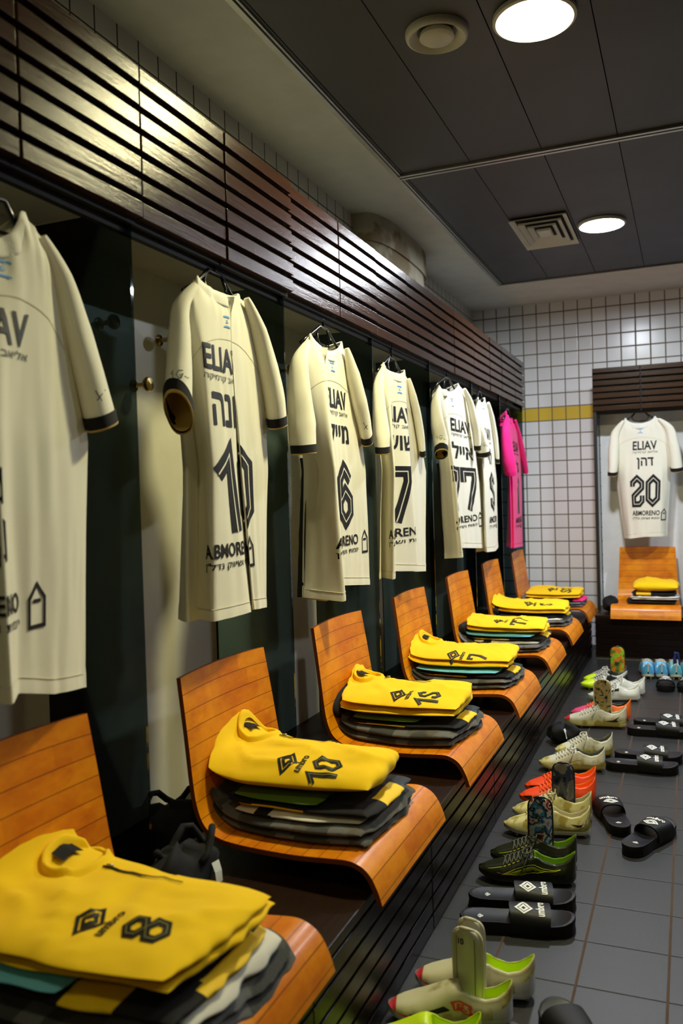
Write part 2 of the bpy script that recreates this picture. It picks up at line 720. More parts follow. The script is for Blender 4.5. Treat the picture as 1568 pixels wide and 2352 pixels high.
b.box(CX0, CX1, CY1 - .01, CY1, ZC - .002, ZC + .02)
for y in (1.415, 3.495):
    b.box(CX0, CX1, y - .022, y - .006, ZC - .002, ZC + .02).box(CX0, CX1, y + .006, y + .022, ZC - .002, ZC + .02)
struct(b.build('trim_1', 'metal'))


def downlight(x, y, mat, label):
    t = thing('downlight', label, 'ceiling light', (x, y, ZC), 'recessed round downlights')
    MB().lathe([(.098, .02), (.100, -.002), (.113, -.010), (.122, -.006), (.122, .006)], (x, y, ZC), 48).build('trim_ring', 'vent_white', t, 40)
    MB().lathe([(.0005, -.004), (.05, -.004), (.094, -.002), (.099, .004)], (x, y, ZC), 40).build('diffuser', mat, t, True)


downlight(1.12, 2.50, 'lamp_warm', 'bright round downlight at the top edge, beside the round air valve')
downlight(1.117, 4.56, 'lamp_cool', 'bright round downlight beside the square ceiling diffuser')
for x, y, mt, lb in ((1.12, .44, 'lamp_dim', 'round downlight above where the camera stands'), (1.12, -1.5, 'lamp_dim', 'round downlight near the wall behind the camera'),
                     (2.62, .44, 'lamp_dim', 'round downlight on the right side nearest the camera'), (2.62, 2.50, 'lamp_half', 'round downlight in the middle of the right side'),
                     (2.62, 4.56, 'lamp_cool', 'round downlight on the right side by the far wall')):
    downlight(x, y, mt, lb)

# air valve and square diffuser
t = thing('air_valve', 'round white disc air valve in the graphite ceiling', 'vent', (.832, 2.465, ZC))
MB().lathe([(.050, .03), (.062, .004), (.085, -.014), (.093, -.010), (.096, .0), (.096, .008)], (.832, 2.465, ZC), 48).build('valve_ring', 'vent_white', t, 50)
MB().lathe([(.0005, -.016), (.045, -.016), (.053, -.010), (.050, .004), (.020, .02)], (.832, 2.465, ZC), 40).build('valve_disc', 'vent_white', t, 40)
MB().lathe([(.0005, .0295), (.062, .0295)], (.832, 2.465, ZC), 32).build('valve_throat', 'dark', t)
t = thing('ceiling_diffuser', 'square white louvred diffuser beside the small round light', 'vent', (.825, 4.555, ZC))
for i in range(4):
    b = MB()
    r = .145 - i * .036
    q = .024
    hx, hy = r, r * 1.88
    for sgn in (0,):
        o_ = [(-hx, -hy), (hx, -hy), (hx, hy), (-hx, hy)]
        i_ = [(-hx + q, -hy + q * 1.5), (hx - q, -hy + q * 1.5), (hx - q, hy - q * 1.5), (-hx + q, hy - q * 1.5)]
        rows = [[Vector((.825 + x, 4.555 + y, ZC - .002)) for x, y in o_], [Vector((.825 + x, 4.555 + y, ZC - .012 + (0 if i else .004))) for x, y in o_],
                [Vector((.825 + x, 4.555 + y, ZC + .006)) for x, y in i_]]
        b.grid(rows, closed=True)
    b.build('louvre_frame', 'vent_white', t)
MB().box(.825 - .030, .825 + .030, 4.50, 4.61, ZC - .010, ZC + .004).build('louvre_core', 'vent_white', t, bevel=.002)
MB().box(.69, .96, 4.29, 4.82, ZC + .0062, ZC + .0075).build('louvre_throat', 'dark', t)

# stained concrete column against the left wall
b = MB()
pl = []
for k in range(25):
    a = -PI / 2 + PI * k / 24
    pl.append((math.copysign(abs(math.cos(a)) ** .55, 1) * .135, 4.29 + .46 * math.copysign(abs(math.sin(a)) ** .8, math.sin(a))))
for z0, z1, g in ((1.9, 2.40, .0), (2.40, ZC, .012)):
    rows = [[Vector((.001 + (x + (g if x > .02 else 0)), 4.29 + (y - 4.29) * (1 + g), z)) for x, y in pl] for z in (z0, (z0 + z1) / 2, z1 - .012, z1)]
    b.grid(rows)
    b.add([tuple(p) for p in rows[-1]], [tuple(range(len(pl)))])
    b.add([tuple(p) for p in rows[0]], [tuple(range(len(pl)))])
tag(b.build('concrete_column', 'plaster', None, 50), 'stained round concrete column rising behind the slatted valance to the ceiling', 'column')

# ================================================================== LOCKERS (left wall)
NTH = ['nearest the camera, cut by the left edge', 'over the right half of the first cream shirt', 'over the left half of the number 10 shirt', 'over the right half of the number 10 shirt',
       'over the left half of the number 6 shirt', 'over the right half of the number 6 shirt', 'over the left half of the single 7 shirt', 'over the right half of the single 7 shirt',
       'over the left half of the double 7 shirt', 'over the right half of the double 7 shirt', 'over the left half of the sideways white shirt', 'over the right half of the sideways white shirt',
       'over the left half of the pink shirt', 'at the far end of the row, past the pink shirt']


def valance(t0, t1, fixed, axis, z0, z1, label, face, depth, wide=.0028):
    """seven dark slats on a backing; runs along Y at X=face (axis 'Y') or along X at Y=face"""
    p = (z1 - z0) / 7
    mid = (t0 + t1) / 2
    t = thing('slatted_valance', label, 'wooden panel', (face, mid, z0) if axis == 'Y' else (mid, face, z0), 'slatted valance panels')
    for i in range(7):
        za, zb = z0 + p * i, z0 + p * i + p * .70
        j = random.uniform(-.0015, .0015)
        if axis == 'Y':
            b = MB().box(face - .022, face + j, t0 + wide, t1 - wide, za, zb)
        else:
            b = MB().box(t0 + wide, t1 - wide, face + j, face + .022, za, zb)
        b.build('slat', 'slat', t, bevel=.0015)
    if axis == 'Y':
        MB().box(face - .036, face - .0225, t0, t1, z0 - .012, z1 - .01).build('backing', 'dark_board', t)
    else:
        MB().box(t0, t1, face + .0225, face + .036, z0 - .012, z1 - .01).build('backing', 'dark_board', t)


for k in range(14):
    a, b_ = SEAM[k], SEAM[k + 1]
    valance(a if k else .45, b_, None, 'Y', 1.750, 2.085, 'dark slatted valance panel ' + NTH[k], XF + (0, .001, -.001, .002, -.009, -.009, -.013, -.014, -.017, -.016, -.018, -.017, -.018, -.02)[k], 0, .007 if k in (10, 11, 12) else .0028)
tag(MB().box(.384, .400, .45, 6.07, 1.722, 1.776).build('hanging_rail', 'dark_board'), 'dark wooden rail under the long slatted valance where the hangers hook on', 'rail')
NB = ['holding the cream shirt cut by the left edge', 'holding the number ten shirt', 'holding the number six shirt', 'holding the single seven shirt', 'holding the double seven shirt', 'holding the shirt seen edge on', 'holding the magenta shirt']
BX = .150                # face of the locker backs
KNOB = {1: [(1.955, 1.592), (1.833, 1.452), (1.700, 1.592)], 2: [(2.68, 1.60)]}
for k in range(7):
    y0 = DIV[k - 1] if k else .75
    y1 = DIV[k]
    t = thing('locker_bay', 'open locker bay with smoked glass side, ' + NB[k], 'locker', (.2, (y0 + y1) / 2, ZB), 'open locker bays')
    if k < 6:
        MB().box(BX - .018, BX, y0 + .006, y1 - .006, ZB, 1.772).build('back_board', 'cream_board', t)
    MB().box(.002, .382, y0 + .006, y1 - .006, 1.7722, 1.79).build('roof_board', 'cream_board', t)
    MB().box(BX - .02 if k < 6 else .004, .412, y1 - .004, y1 + .004, ZB, 1.7715).build('glass_side', 'glass', t)
    for y, z in KNOB.get(k, []):
        P = (BX + .012, y, z)
        q = MB().lathe([(.0, -.012), (.017, -.012), (.016, -.009), (.006, -.006), (.006, .024), (.017, .027), (.020, .034), (.017, .041), (.0005, .044)], P, 24, axis='X').build('coat_knob', 'brass', t, 40)
        q['label'] = 'round brass coat knob'

# ================================================================== BENCH (left wall)
BS = [.62, 1.32, 2.05, 2.79, 3.53, 4.29, 5.05, 5.88]
bench = thing('locker_bench', 'long dark slatted wooden bench along the left wall carrying the orange seats', 'bench', (.45, 3.2, 0))
MB().box(.002, XB, .5, 5.88, ZB - .022, ZB).build('bench_board', 'bench_top', bench, bevel=.002)
for k in range(7):
    fp = MB().box(XB - .030, XB - .0185, BS[k] + .002, BS[k + 1] - .004, 0.001, .272).build('front_panel', 'dark_board', bench)
    for i in range(6):
        z = .004 + .0455 * i
        MB().box(XB - .018, XB + random.uniform(-.001, .001), BS[k] + .0016, BS[k + 1] - .0016 + (.004 if k == 6 else 0), z, z + .037).build('slat', 'bench_slat', fp, bevel=.0012)

# ================================================================== CHAIRS
PROF = [(.380, .722), (.398, .600), (.415, .475), (.424, .430), (.436, .398), (.450, .378), (.468, .364), (.490, .355), (.515, .350), (.580, .346), (.690, .346), (.777, .352), (.819, .354), (.838, .350), (.853, .342), (.865, .329), (.874, .312), (.880, .298), (.8865, .276)]
PROF = [(x + .006, z + .002) for x, z in PROF]


def smooth_prof(P, sub=4):
    out = []
    n = len(P)
    for i in range(n - 1):
        p0, p1, p2, p3 = P[max(i - 1, 0)], P[i], P[i + 1], P[min(i + 2, n - 1)]
        for k in range(sub):
            t = k / sub
            out.append(tuple(.5 * (2 * p1[a] + (p2[a] - p0[a]) * t + (2 * p0[a] - 5 * p1[a] + 4 * p2[a] - p3[a]) * t * t + (3 * p1[a] - p0[a] - 3 * p2[a] + p3[a]) * t ** 3) for a in (0, 1)))
    out.append(P[-1])
    return out


SP = smooth_prof(PROF)
TH = .0115


def make_chair(label):
    base = (.62, 0, ZB)
    t = thing('seat_shell_chair', label, 'chair', base, 'orange plywood seats')
    n = len(SP)
    arc = [0]
    for i in range(1, n):
        arc.append(arc[-1] + math.dist(SP[i], SP[i - 1]))
    N = 14
    outer, inner, uvo = [], [], []
    for i, (x, z) in enumerate(SP):
        a = SP[max(i - 1, 0)]
        c = SP[min(i + 1, n - 1)]
        tx, tz = c[0] - a[0], c[1] - a[1]
        L = math.hypot(tx, tz)
        nx, nz = -tz / L, tx / L       # towards the sitter
        f = arc[i] / arc[-1]
        hw = lerp(.205, .243, min(1, f * 1.15))
        bk = max(0, 1 - f / .45)
        cr = .016 if i == 0 else 0
        ro, ri, ru = [], [], []
        for j in range(N + 1):
            s = -1 + 2 * j / N
            dx = -.013 * bk * (1 - s * s)
            dz = .004 * (1 - s * s) if i < 3 else 0
            ro.append(Vector((x + dx, s * hw, z + dz)))
            ri.append(Vector((x + dx + nx * TH, s * hw, z + dz + nz * TH)))
            ru.append((arc[i], s * hw))
        outer.append(ro)
        inner.append(ri)
        uvo.append(ru)
    b = MB()
    b.grid(outer)
    b.grid(inner)
    uvs = [u for r in uvo for u in r] * 2
    # edges of the bent board
    rim = [(i, 0) for i in range(n)] + [(n - 1, j) for j in range(1, N + 1)] + [(i, N) for i in range(n - 2, -1, -1)] + [(0, j) for j in range(N - 1, 0, -1)]
    vs, fs = [], []
    for (i, j) in rim:
        vs += [outer[i][j], (outer[i][j] + inner[i][j]) / 2, inner[i][j]]
        uvs += [uvo[i][j]] * 3
    m = len(rim)
    for k in range(m):
        a, c = 3 * k, 3 * ((k + 1) % m)
        fs += [(a, a + 1, c + 1, c), (a + 1, a + 2, c + 2, c + 1)]
    b.add(vs, fs, 1)
    b.v = [v + Vector((base[0] * 0, 0, 0)) for v in b.v]
    sh = MB()
    sh.v, sh.f, sh.mi = b.v, b.f, b.mi
    sh.build('seat_shell', ['ply', 'ply_edge'], t, 35, uvs=uvs)
    for yy in (-.10, .10):
        MB().box(.60, .72, yy - .045, yy + .045, ZB, .3475).build('support_block', 'bench_slat', t, bevel=.002)
    return t


CL = ['orange plywood seat at the front left under the yellow 8 sweatshirt', 'orange plywood seat under the yellow 10 sweatshirt', 'orange plywood seat under the yellow 15 sweatshirt',
      'orange plywood seat under the yellow sweatshirt with a single 7', 'orange plywood seat under the yellow 77 sweatshirt', 'orange plywood seat under the yellow 5 sweatshirt', 'orange plywood seat under the yellow 55 sweatshirt, last along the left bench']
ch0 = make_chair(CL[0])
ch0.location = (.62, CHY[0], ZB)
for k in range(1, 7):
    copy_thing(ch0, (.62, CHY[k], ZB), CL[k])


def seat_z(x):
    """height of the sitting surface of a chair at depth x"""
    best = None
    for i in range(len(SP) - 1):
        a, c = SP[i], SP[i + 1]
        if a[0] <= x <= c[0] and c[0] > a[0]:
            z = lerp(a[1], c[1], (x - a[0]) / (c[0] - a[0]))
            best = z if best is None else min(best, z)
    if x < SP[0][0]:
        return SP[0][1]
    return (best if best is not None else .352) + TH


# ================================================================== HANGING SHIRTS
def fbm(x, y, z=0.0):
    return noise.noise(Vector((x, y, z)))


class Path:
    """plan outline of a hanging cloth at several heights, read from left to right"""
    def __init__(s, rows, mp):
        s.rows = []
        for r in rows:      # r: list of (px, py, X)
            pts = [mp(*c) for c in r]
            s.rows.append(pts)
        s.zs = [sum(p.z for p in r) / len(r) for r in s.rows]
        s.sub = 14
        s.n = len(rows[0])
        fine = s.fine(s.zs[-2])
        acc = [0]
        for i in range(1, len(fine)):
            acc.append(acc[-1] + (fine[i] - fine[i - 1]).length)
        s.acc = acc
        s.L = acc[-1]

    def ctrl(s, z):
        zs = s.zs
        if z >= zs[0]:
            i, t = 0, 0
        elif z <= zs[-1]:
            i, t = len(zs) - 2, 1 + (zs[-1] - z) / (zs[-2] - zs[-1]) * .0
        else:
            i = 0
            while z < zs[i + 1]:
                i += 1
            t = (zs[i] - z) / (zs[i] - zs[i + 1])
        return [Vector((lerp(a.x, b.x, t), lerp(a.y, b.y, t), z)) for a, b in zip(s.rows[i], s.rows[i + 1])]

    def fine(s, z):
        c = s.ctrl(z)
        out = []
        n = len(c)
        for i in range(n - 1):
            p0, p1, p2, p3 = c[max(i - 1, 0)], c[i], c[i + 1], c[min(i + 2, n - 1)]
            for k in range(s.sub):
                t = k / s.sub
                cr = .5 * (2 * p1 + (p2 - p0) * t + (2 * p0 - 5 * p1 + 4 * p2 - p3) * t * t + (3 * p1 - p0 - 3 * p2 + p3) * t ** 3)
                out.append(cr * .55 + p1.lerp(p2, t) * .45)
        out.append(c[-1])
        return out

    def at(s, u, z):
        """point at arclength u (measured on the chest row) and height z, with its outward normal"""
        f = s.fine(z)
        acc = s.acc
        u = min(max(u, 0), s.L)
        i = 0
        while i < len(acc) - 2 and acc[i + 1] < u:
            i += 1
        t = (u - acc[i]) / ((acc[i + 1] - acc[i]) or 1)
        p = f[i].lerp(f[i + 1], t)
        d = f[min(i + 2, len(f) - 1)] - f[max(i - 1, 0)]
        nrm = Vector((d.y, -d.x, 0)).normalized()
        return p, nrm


def shirt(label, mp, rows, top, hem, sleeves, art, col='cream', seed=0, cuff='black_cloth', sidestripe=True, group='football shirts on hangers', stem=1.776, dirn=None, wrinkle=.005, thick=.075):
    """rows: three plan rows (shoulder, chest, hem); top: pixel outline along the shoulders and neck
    (tipL, neckL, neckMid, neckR, tipR); hem: pixel heights per control point"""
    P = Path(rows, mp)
    zr = P.zs[0]
    f0 = P.fine(zr)
    acc0 = [0]
    for i in range(1, len(f0)):
        acc0.append(acc0[-1] + max(1e-5, (f0[i] - f0[i - 1]).length))
    W = lambda u: interp(P.acc, acc0, u)
    UW = lambda w_: interp(acc0, P.acc, w_)
    L0 = acc0[-1]
    # shoulder outline, as heights along the arclength
    fr = P.fine(zr)
    sx = [scr(p)[0] for p in fr]
    tu, tz = [], []
    for px, py in top:
        k = min(range(len(sx)), key=lambda i: abs(sx[i] - px))
        tu.append(acc0[k])
        X = fr[k]
        d = pray(px, py)
        w_ = mp(px, py, None, X)
        tz.append(w_.z)
    tu = [tu[0]] + tu[1:]
    for i in range(1, len(tu)):
        tu[i] = max(tu[i], tu[i - 1] + .012)
    zh = [mp(px, py, X).z for (px, py, X) in rows[-1]]
    hu = [P.acc[min(i * P.sub, len(P.acc) - 1)] for i in range(P.n)]
    uN0, uN1 = tu[1], tu[3]

    def ztop(u):
        u = W(u)
        if u <= tu[0]:
            return lerp(tz[0] - .05, tz[0], max(0, u / max(tu[0], 1e-3)))
        if u >= tu[4]:
            return lerp(tz[4], tz[4] - .05, min(1, (u - tu[4]) / max(L0 - tu[4], 1e-3)))
        if u < uN0:
            return lerp(tz[0], tz[1], (u - tu[0]) / (uN0 - tu[0]))
        if u > uN1:
            return lerp(tz[3], tz[4], (u - uN1) / (tu[4] - uN1))
        a = (u - uN0) / (uN1 - uN0)
        base = lerp(tz[1], tz[3], a)
        dip = lerp(tz[1], tz[3], .5) - tz[2]
        return base - dip * math.sin(PI * a) ** .55

    def surf(u, z, off=0.0):
        p, n = P.at(u, z)
        zt = ztop(u)
        zb = interp(hu, zh, u)
        h = (zt - z) / max(.05, zt - zb)
        wv = wrinkle * (fbm(u * 14 + seed * 7.1, z * 2.2, seed) + .6 * fbm(u * 34, z * 5 + seed, 3.3)) * min(1, .4 + h)
        wv += .006 * max(0, 1 - h / .12) * fbm(u * 38 + seed, 0, z * 3)     # gathers below the collar
        tuck = .012 * math.exp(-((zt - z) / .03) ** 2)                       # rolls over the hanger
        hemline = .0014 if z < zb + .028 else 0
        return p + n * (wv + off + hemline - tuck)

    bz = mp(top[2][0], hem, rows[2][0][2]).z
    t = thing('football_shirt', label, 'shirt', (surf(P.L / 2, 1.2).x, surf(P.L / 2, 1.2).y, bz), group)
    NU, NV = 74, 56
    us = [P.L * i / NU for i in range(NU + 1)]
    back, front = [], []
    for j in range(NV + 1):
        v = j / NV
        rb, rf = [], []
        for u in us:
            za, zz = interp(hu, zh, u), ztop(u)
            vv = v if v > .06 else v
            z = lerp(za, zz, vv)
            q = u / P.L
            p = surf(u, z)
            th = thick * (math.sin(PI * q) ** .5 if 0 < q < 1 else 0) * min(1, .12 + (1 - v) * 5)
            _, nn = P.at(P.L / 2, z)
            rb.append(p)
            zf = z
            if uN0 < W(u) < uN1 and v > .8:
                zf = z - .05 * (v - .8) / .2 * math.sin(PI * (W(u) - uN0) / (uN1 - uN0))
            rf.append(Vector((p.x - nn.x * th, p.y - nn.y * th, zf)))
        back.append(rb)
        front.append(rf)
    b = MB()
    b.grid(back)
    b.grid(front, flip=True)
    b.grid([back[NV], front[NV]]) if False else None
    b.build('body', col, t, True)
    # collar: ribbed ring following the neckline
    ring = []
    K = 20
    _, nn = P.at(UW((uN0 + uN1) / 2), zr)
    for i in range(K + 1):
        u = UW(lerp(uN0, uN1, i / K))
        ring.append(surf(u, ztop(u), .0))
    c0, c1 = ring[0], ring[-1]
    for i in range(1, K):
        a = i / K
        p = c1.lerp(c0, a)
        ring.append(p - nn * min(.075, .45 * (c1 - c0).length) * math.sin(PI * a) - Vector((0, 0, .035 * math.sin(PI * a))))
    cb = MB()
    N_ = len(ring)
    ctr = sum(ring, Vector()) / N_
    rws = []
    for dz, do in ((.002, -.005), (.006, -.002), (.005, .003), (-.008, .0065), (-.024, .0085), (-.030, .009), (-.0315, .006), (-.030, .001)):
        row = []
        for p in ring:
            d = (p - ctr)
            d.z = 0
            d.normalize()
            row.append(p + d * do * 1.3 + Vector((0, 0, dz)))
        rws.append(row)
    cb.grid(rws, closed=True)
    co_ = cb.build('collar', 'collar_rib' if col == 'cream' else col, t, True)
    MB().tube([rws[6][i] + nn * .001 - Vector((0, 0, .0012)) for i in range(K + 1)], .0013, 6).build('collar_seam', 'cream_seam' if col == 'cream' else col, co_, True)
    # black side stripe on the camera-side edge
    if sidestripe:
        sb = MB()
        rr = []
        za, zz = interp(hu, zh, 0), ztop(0) - .26
        for j in range(31):
            z = lerp(za, zz, j / 30)
            p, n = P.at(0.0, z)
            q, _ = P.at(.01, z)
            d = (p - q).normalized()
            wv = .003 * fbm(z * 22, seed)
            rr.append([p - d * .002 + n * .002, p + d * (.024 + wv) - n * .008, p + d * (.022 + wv) - n * .045])
        sb.grid(rr)
        sb.build('side_stripe', 'black_cloth', t, True)
    # sleeves
    for si, secs in enumerate(sleeves):
        C_ = [mp(*c[:3]) for c in secs]
        # resample
        rs = []
        m = len(secs)
        for i in range(m - 1):
            for k in range(6):
                a = k / 6
                sm = a
                p0, p1, p2, p3 = C_[max(i - 1, 0)], C_[i], C_[i + 1], C_[min(i + 2, m - 1)]
                p = .5 * (2 * p1 + (p2 - p0) * a + (2 * p0 - 5 * p1 + 4 * p2 - p3) * a * a + (3 * p1 - p0 - 3 * p2 + p3) * a ** 3)
                rs.append((p, lerp(secs[i][3], secs[i + 1][3], sm), lerp(secs[i][4], secs[i + 1][4], sm)))
        rs.append((C_[-1], secs[-1][3], secs[-1][4]))
        tilt = secs[-1][5] if len(secs[-1]) > 5 else 0
        nrows = len(rs)
        rows_o, rows_i = [], []
        H = (dirn or CR)
        for i, (p, ra, rb_) in enumerate(rs):
            a = rs[max(i - 1, 0)][0]
            c = rs[min(i + 1, nrows - 1)][0]
            tg = (c - a).normalized()
            e1 = (H - tg * H.dot(tg)).normalized()
            e2 = tg.cross(e1)
            e2 = -e2 if e2.dot(CC - p) < 0 else e2
            fdt = i / (nrows - 1)
            ro, ri = [], []
            for k in range(28):
                an = 2 * PI * k / 28
                cs, sn = math.cos(an), math.sin(an)
                wv = 1 + .07 * fbm(an * 1.3, i * .22 + seed * 3, seed) * fdt
                sl = tg * (tilt * sn * rb_ * fdt ** 3)
                q = p + e1 * (math.copysign(abs(cs) ** .85, cs) * ra * wv) + e2 * (math.copysign(abs(sn) ** .9, sn) * rb_ * wv) + sl
                ro.append(q)
                ri.append(p + (q - p) * .94)
            rows_o.append(ro)
            rows_i.append(ri)
        sm_ = MB()
        sm_.grid(rows_o, 0, closed=True)
        sm_.grid(rows_i[nrows // 2:], 1, closed=True, flip=True)
        # close the shoulder end
        o_ = sm_.add(rows_o[0], [tuple(range(28))], 0)
        so = sm_.build('sleeve', [col, 'lining' if col == 'cream' else col], t, True)
        for (k_, px_, py_, pol, sz) in art.get('marks', []):
            if k_ != si:
                continue
            bv = BVHTree.FromPolygons(sm_.v, sm_.f)
            m0 = mp(px_, py_, secs[-1][2])
            dr = (m0 - CC).normalized()

            def mk(x, y):
                hit, n_, _, _ = bv.ray_cast(m0 + CR * x + CU * y - dr * .15, dr)
                return None if hit is None else hit - dr * .0015
            decal('pen_mark', place(pol, 0, 0, sz), mk, 'print', so, .02)
        if cuff:
            cm = MB()
            e = rows_o[-1]
            p_, q_ = rs[-1][0], rs[-2][0]
            ax = (p_ - q_).normalized()
            k2 = [[p_ + (v - p_) * 1.07 - ax * .024 for v in e], [p_ + (v - p_) * 1.035 + ax * .001 for v in e]]
            k3 = [[p_ + (v - p_) * 1.035 + ax * .001 for v in e], [p_ + (v - p_) * 1.03 + ax * .005 for v in e], [p_ + (v - p_) * .95 + ax * .005 for v in e]]
            k4 = [[p_ + (v - p_) * .95 + ax * .005 for v in e], [p_ + (v - p_) * .92 - ax * .03 for v in e]]
            cm.grid(k2, 0, closed=True)
            cm.grid(k3, 1, closed=True)
            cm.grid(k4, 0, closed=True)
            cm.build('cuff', [cuff, 'lining' if col == 'cream' else cuff], so, True)
    # prints
    zc0 = lerp(tz[1], tz[3], .5)
    Hh = zc0 - sum(zh) / len(zh)

    def fz(f):
        return zc0 - Hh * f
    pm = lambda x, y: surf(x, y, .0016)
    pl = lambda x, y: surf(x, y, .0026)
    ink = art.get('ink', 'print')
    ua = art.get('u', P.L / 2)
    if 'ctrl' in art:
        ua = P.acc[min(int(art['ctrl'][0] * P.sub), len(P.acc) - 1)] + art['ctrl'][1]
    lim = lambda f: (lambda x, y: f(x, y) if .004 < x < P.L - .004 else None)

    def put(nm, body, f0, f1, wd, mat=ink, bold=0, dx=0.0):
        z1, z0 = fz(f0), fz(f1)
        decal(nm, place([text2d(body, bold)], ua - wd / 2 + dx, z0, wd, z1 - z0), lim(pm), mat, t)
    if art.get('full', True):
        sw, lw, ldx = art.get('sw', .175), art.get('lw', .20), art.get('ldx', 0)
        put('sponsor_print', 'ELIAV', .195, .270, sw, bold=.022)
        put('sponsor_subtitle', 'אליאב קרמיקה'[::-1], .278, .302, sw)
        nd = art.get('sub2', True)
        a, c = fz(.775), fz(.815)
        put('lower_sponsor_print', 'ABMORENO', .775, .817, lw, bold=.02, dx=ldx)
        put('lower_sponsor_subtitle', 'יזמות ושיווק נדל"ן'[::-1], .828, .855, lw, bold=.008, dx=ldx)
        decal('house_print', place(house2d(), ua + art.get('hdx', .135), (fz(.765) + fz(.855)) / 2, art.get('hw', .066), fz(.765) - fz(.855)), lim(pm), ink, t)
    if art.get('name'):
        put('name_print', art['name'][::-1], .333, .430, art.get('nw', .11), bold=.022, dx=art.get('namedx', 0))
    if art.get('num'):
        A, B, wd = number2d(art['num'])
        hgt = fz(.478) - fz(.745)
        sc = art.get('sc', hgt * .80)
        xx = ua - wd * sc / 2 + art.get('ndx', 0)
        decal('number_print', place(A, xx, fz(.745), sc * 1.0, hgt), lim(pm), ink, t)
        if ink == 'print' and art.get('line', True):
            decal('number_inner_line', place(B, xx, fz(.745), sc, hgt), lim(pl), 'print_line', t)
    if art.get('flag', True):
        z = fz(.098)
        un = UW((uN0 + uN1) / 2) + art.get('fdx', 0)
        arc_ = [(x, .004 - x * x * 6) for x in (-.018, -.009, 0, .009, .018)]
        decal('flag_print', place([stroke2d(arc_, .0045), stroke2d([(x, y - .026) for x, y in arc_], .0045), stroke2d([(-.004, -.012), (.004, -.012), (0, -.004)], .002, True)], un, z, 1), lim(pm), 'print_blue', t)
    # yoke seam
    za = fz(.165)
    decal('yoke_seam', [stroke2d([(UW(lerp(tu[0] + .02, tu[4] - .02, k / 16)), za - .05 * (2 * k / 16 - 1) ** 2 - .02 * abs(2 * k / 16 - 1) ** 6) for k in range(17)], .0022)], lim(lambda x, y: surf(x, y, .0008)), 'cream_seam' if col == 'cream' else col, t)
    hs = [stroke2d([(P.L * (.01 + .98 * k / 24), interp(hu, zh, P.L * k / 24) + .028) for k in range(25)], .0018)]
    decal('hem_seam', hs, lim(lambda x, y: surf(x, y, .0004)), 'cream_seam' if col == 'cream' else col, t)
    # hanger (its own thing)
    nl, nr = ring[0], ring[K]
    mid = (nl + nr) / 2 - nn * .012
    ax = (nr - nl)
    ax.z = 0
    ax.normalize()
    h = thing('clothes_hanger', art['hanger'], 'hanger', mid, 'black plastic hangers')
    zt = mid.z + .038
    T = lambda s_, z_: Vector((mid.x + ax.x * s_, mid.y + ax.y * s_, z_))
    wN = (nr - nl).length / 2
    MB().tube([T(-wN - .05, mid.z - .040), T(-wN * .9, mid.z - .008), T(-.032, zt), T(.032, zt), T(wN * .9, mid.z - .008), T(wN + .05, mid.z - .040)], .0052, 8).build('hanger_arms', 'black_plastic', h, True)
    MB().tube([T(-.034, zt - .004), T(-.055, zt - .030), T(-.042, zt - .058), T(.042, zt - .058), T(.055, zt - .030), T(.034, zt - .004)], .0042, 8).build('inner_loop', 'black_plastic', h, True)
    hk = [T(0, zt)] + [T(0, lerp(zt, stem - .02, .5)), T(.001, stem - .02)] + [T(.018 * math.sin(a) if a else 0, stem - .02 + .014 * (1 - math.cos(a)) * .7) - nn * .0 for a in (.6, 1.2, 2.0)]
    MB().tube(hk, .0042, 8).build('hook', 'black_plastic', h, True)
    return t, P, surf


XM = [stroke2d([(-.5, .45), (.1, -.5)], .07), stroke2d([(.4, .5), (-.35, -.45)], .07)]
GM = [stroke2d([(-.9, .1), (-.75, .5), (-.7, -.3)], .06), stroke2d([(.35, .5), (-.1, .55), (-.4, .1), (-.1, -.3), (.3, .0), (-.1, .05), (.35, .2), (.1, -.35)], .06), stroke2d([(.5, -.05), (.8, -.3), (.95, -.2)], .06)]


def mapL(px, py, X, ref=None):
    if ref is not None:
        return onX(px, py, ref.x)
    return onX(px, py, X)


YS = 6.02


def mapF(px, py, n, ref=None):
    if ref is not None:
        return onY(px, py, ref.y)
    return onY(px, py, YS + .42 - n)


def scribble(parent_fn, pts):
    pass


HG = 'black plastic hanger holding the '
# S1, cut by the left edge
shirt('cream football shirt nearest the camera, cut by the left edge of the picture', mapL,
      [[(-150, 640, .40), (-15, 640, .42), (50, 640, .43), (112, 640, .425), (160, 645, .405)],
       [(-110, 1000, .36), (-10, 1000, .46), (30, 1000, .445), (120, 1000, .435), (203, 1000, .41)],
       [(-70, 1600, .36), (25, 1618, .475), (42, 1592, .44), (125, 1594, .435), (200, 1578, .41)]],
      [(-150, 640), (-75, 500), (5, 552), (72, 492), (150, 610)], 1600,
      [[(92, 545, .41, .012, .010), (140, 640, .415, .021, .022), (178, 760, .42, .024, .034), (205, 860, .425, .026, .040), (234, 975, .43, .029, .042, .1)]],
      {'name': 'דוד', 'num': '8', 'ctrl': (2, -.067), 'sw': .19, 'lw': .21, 'ldx': -.033, 'hdx': .122, 'ndx': -.03, 'namedx': -.04, 'sc': .20, 'marks': [(0, 232, 908, XM, .022)], 'hanger': HG + 'first cream shirt at the left edge', 'flag': True, 'x': 1}, seed=1)
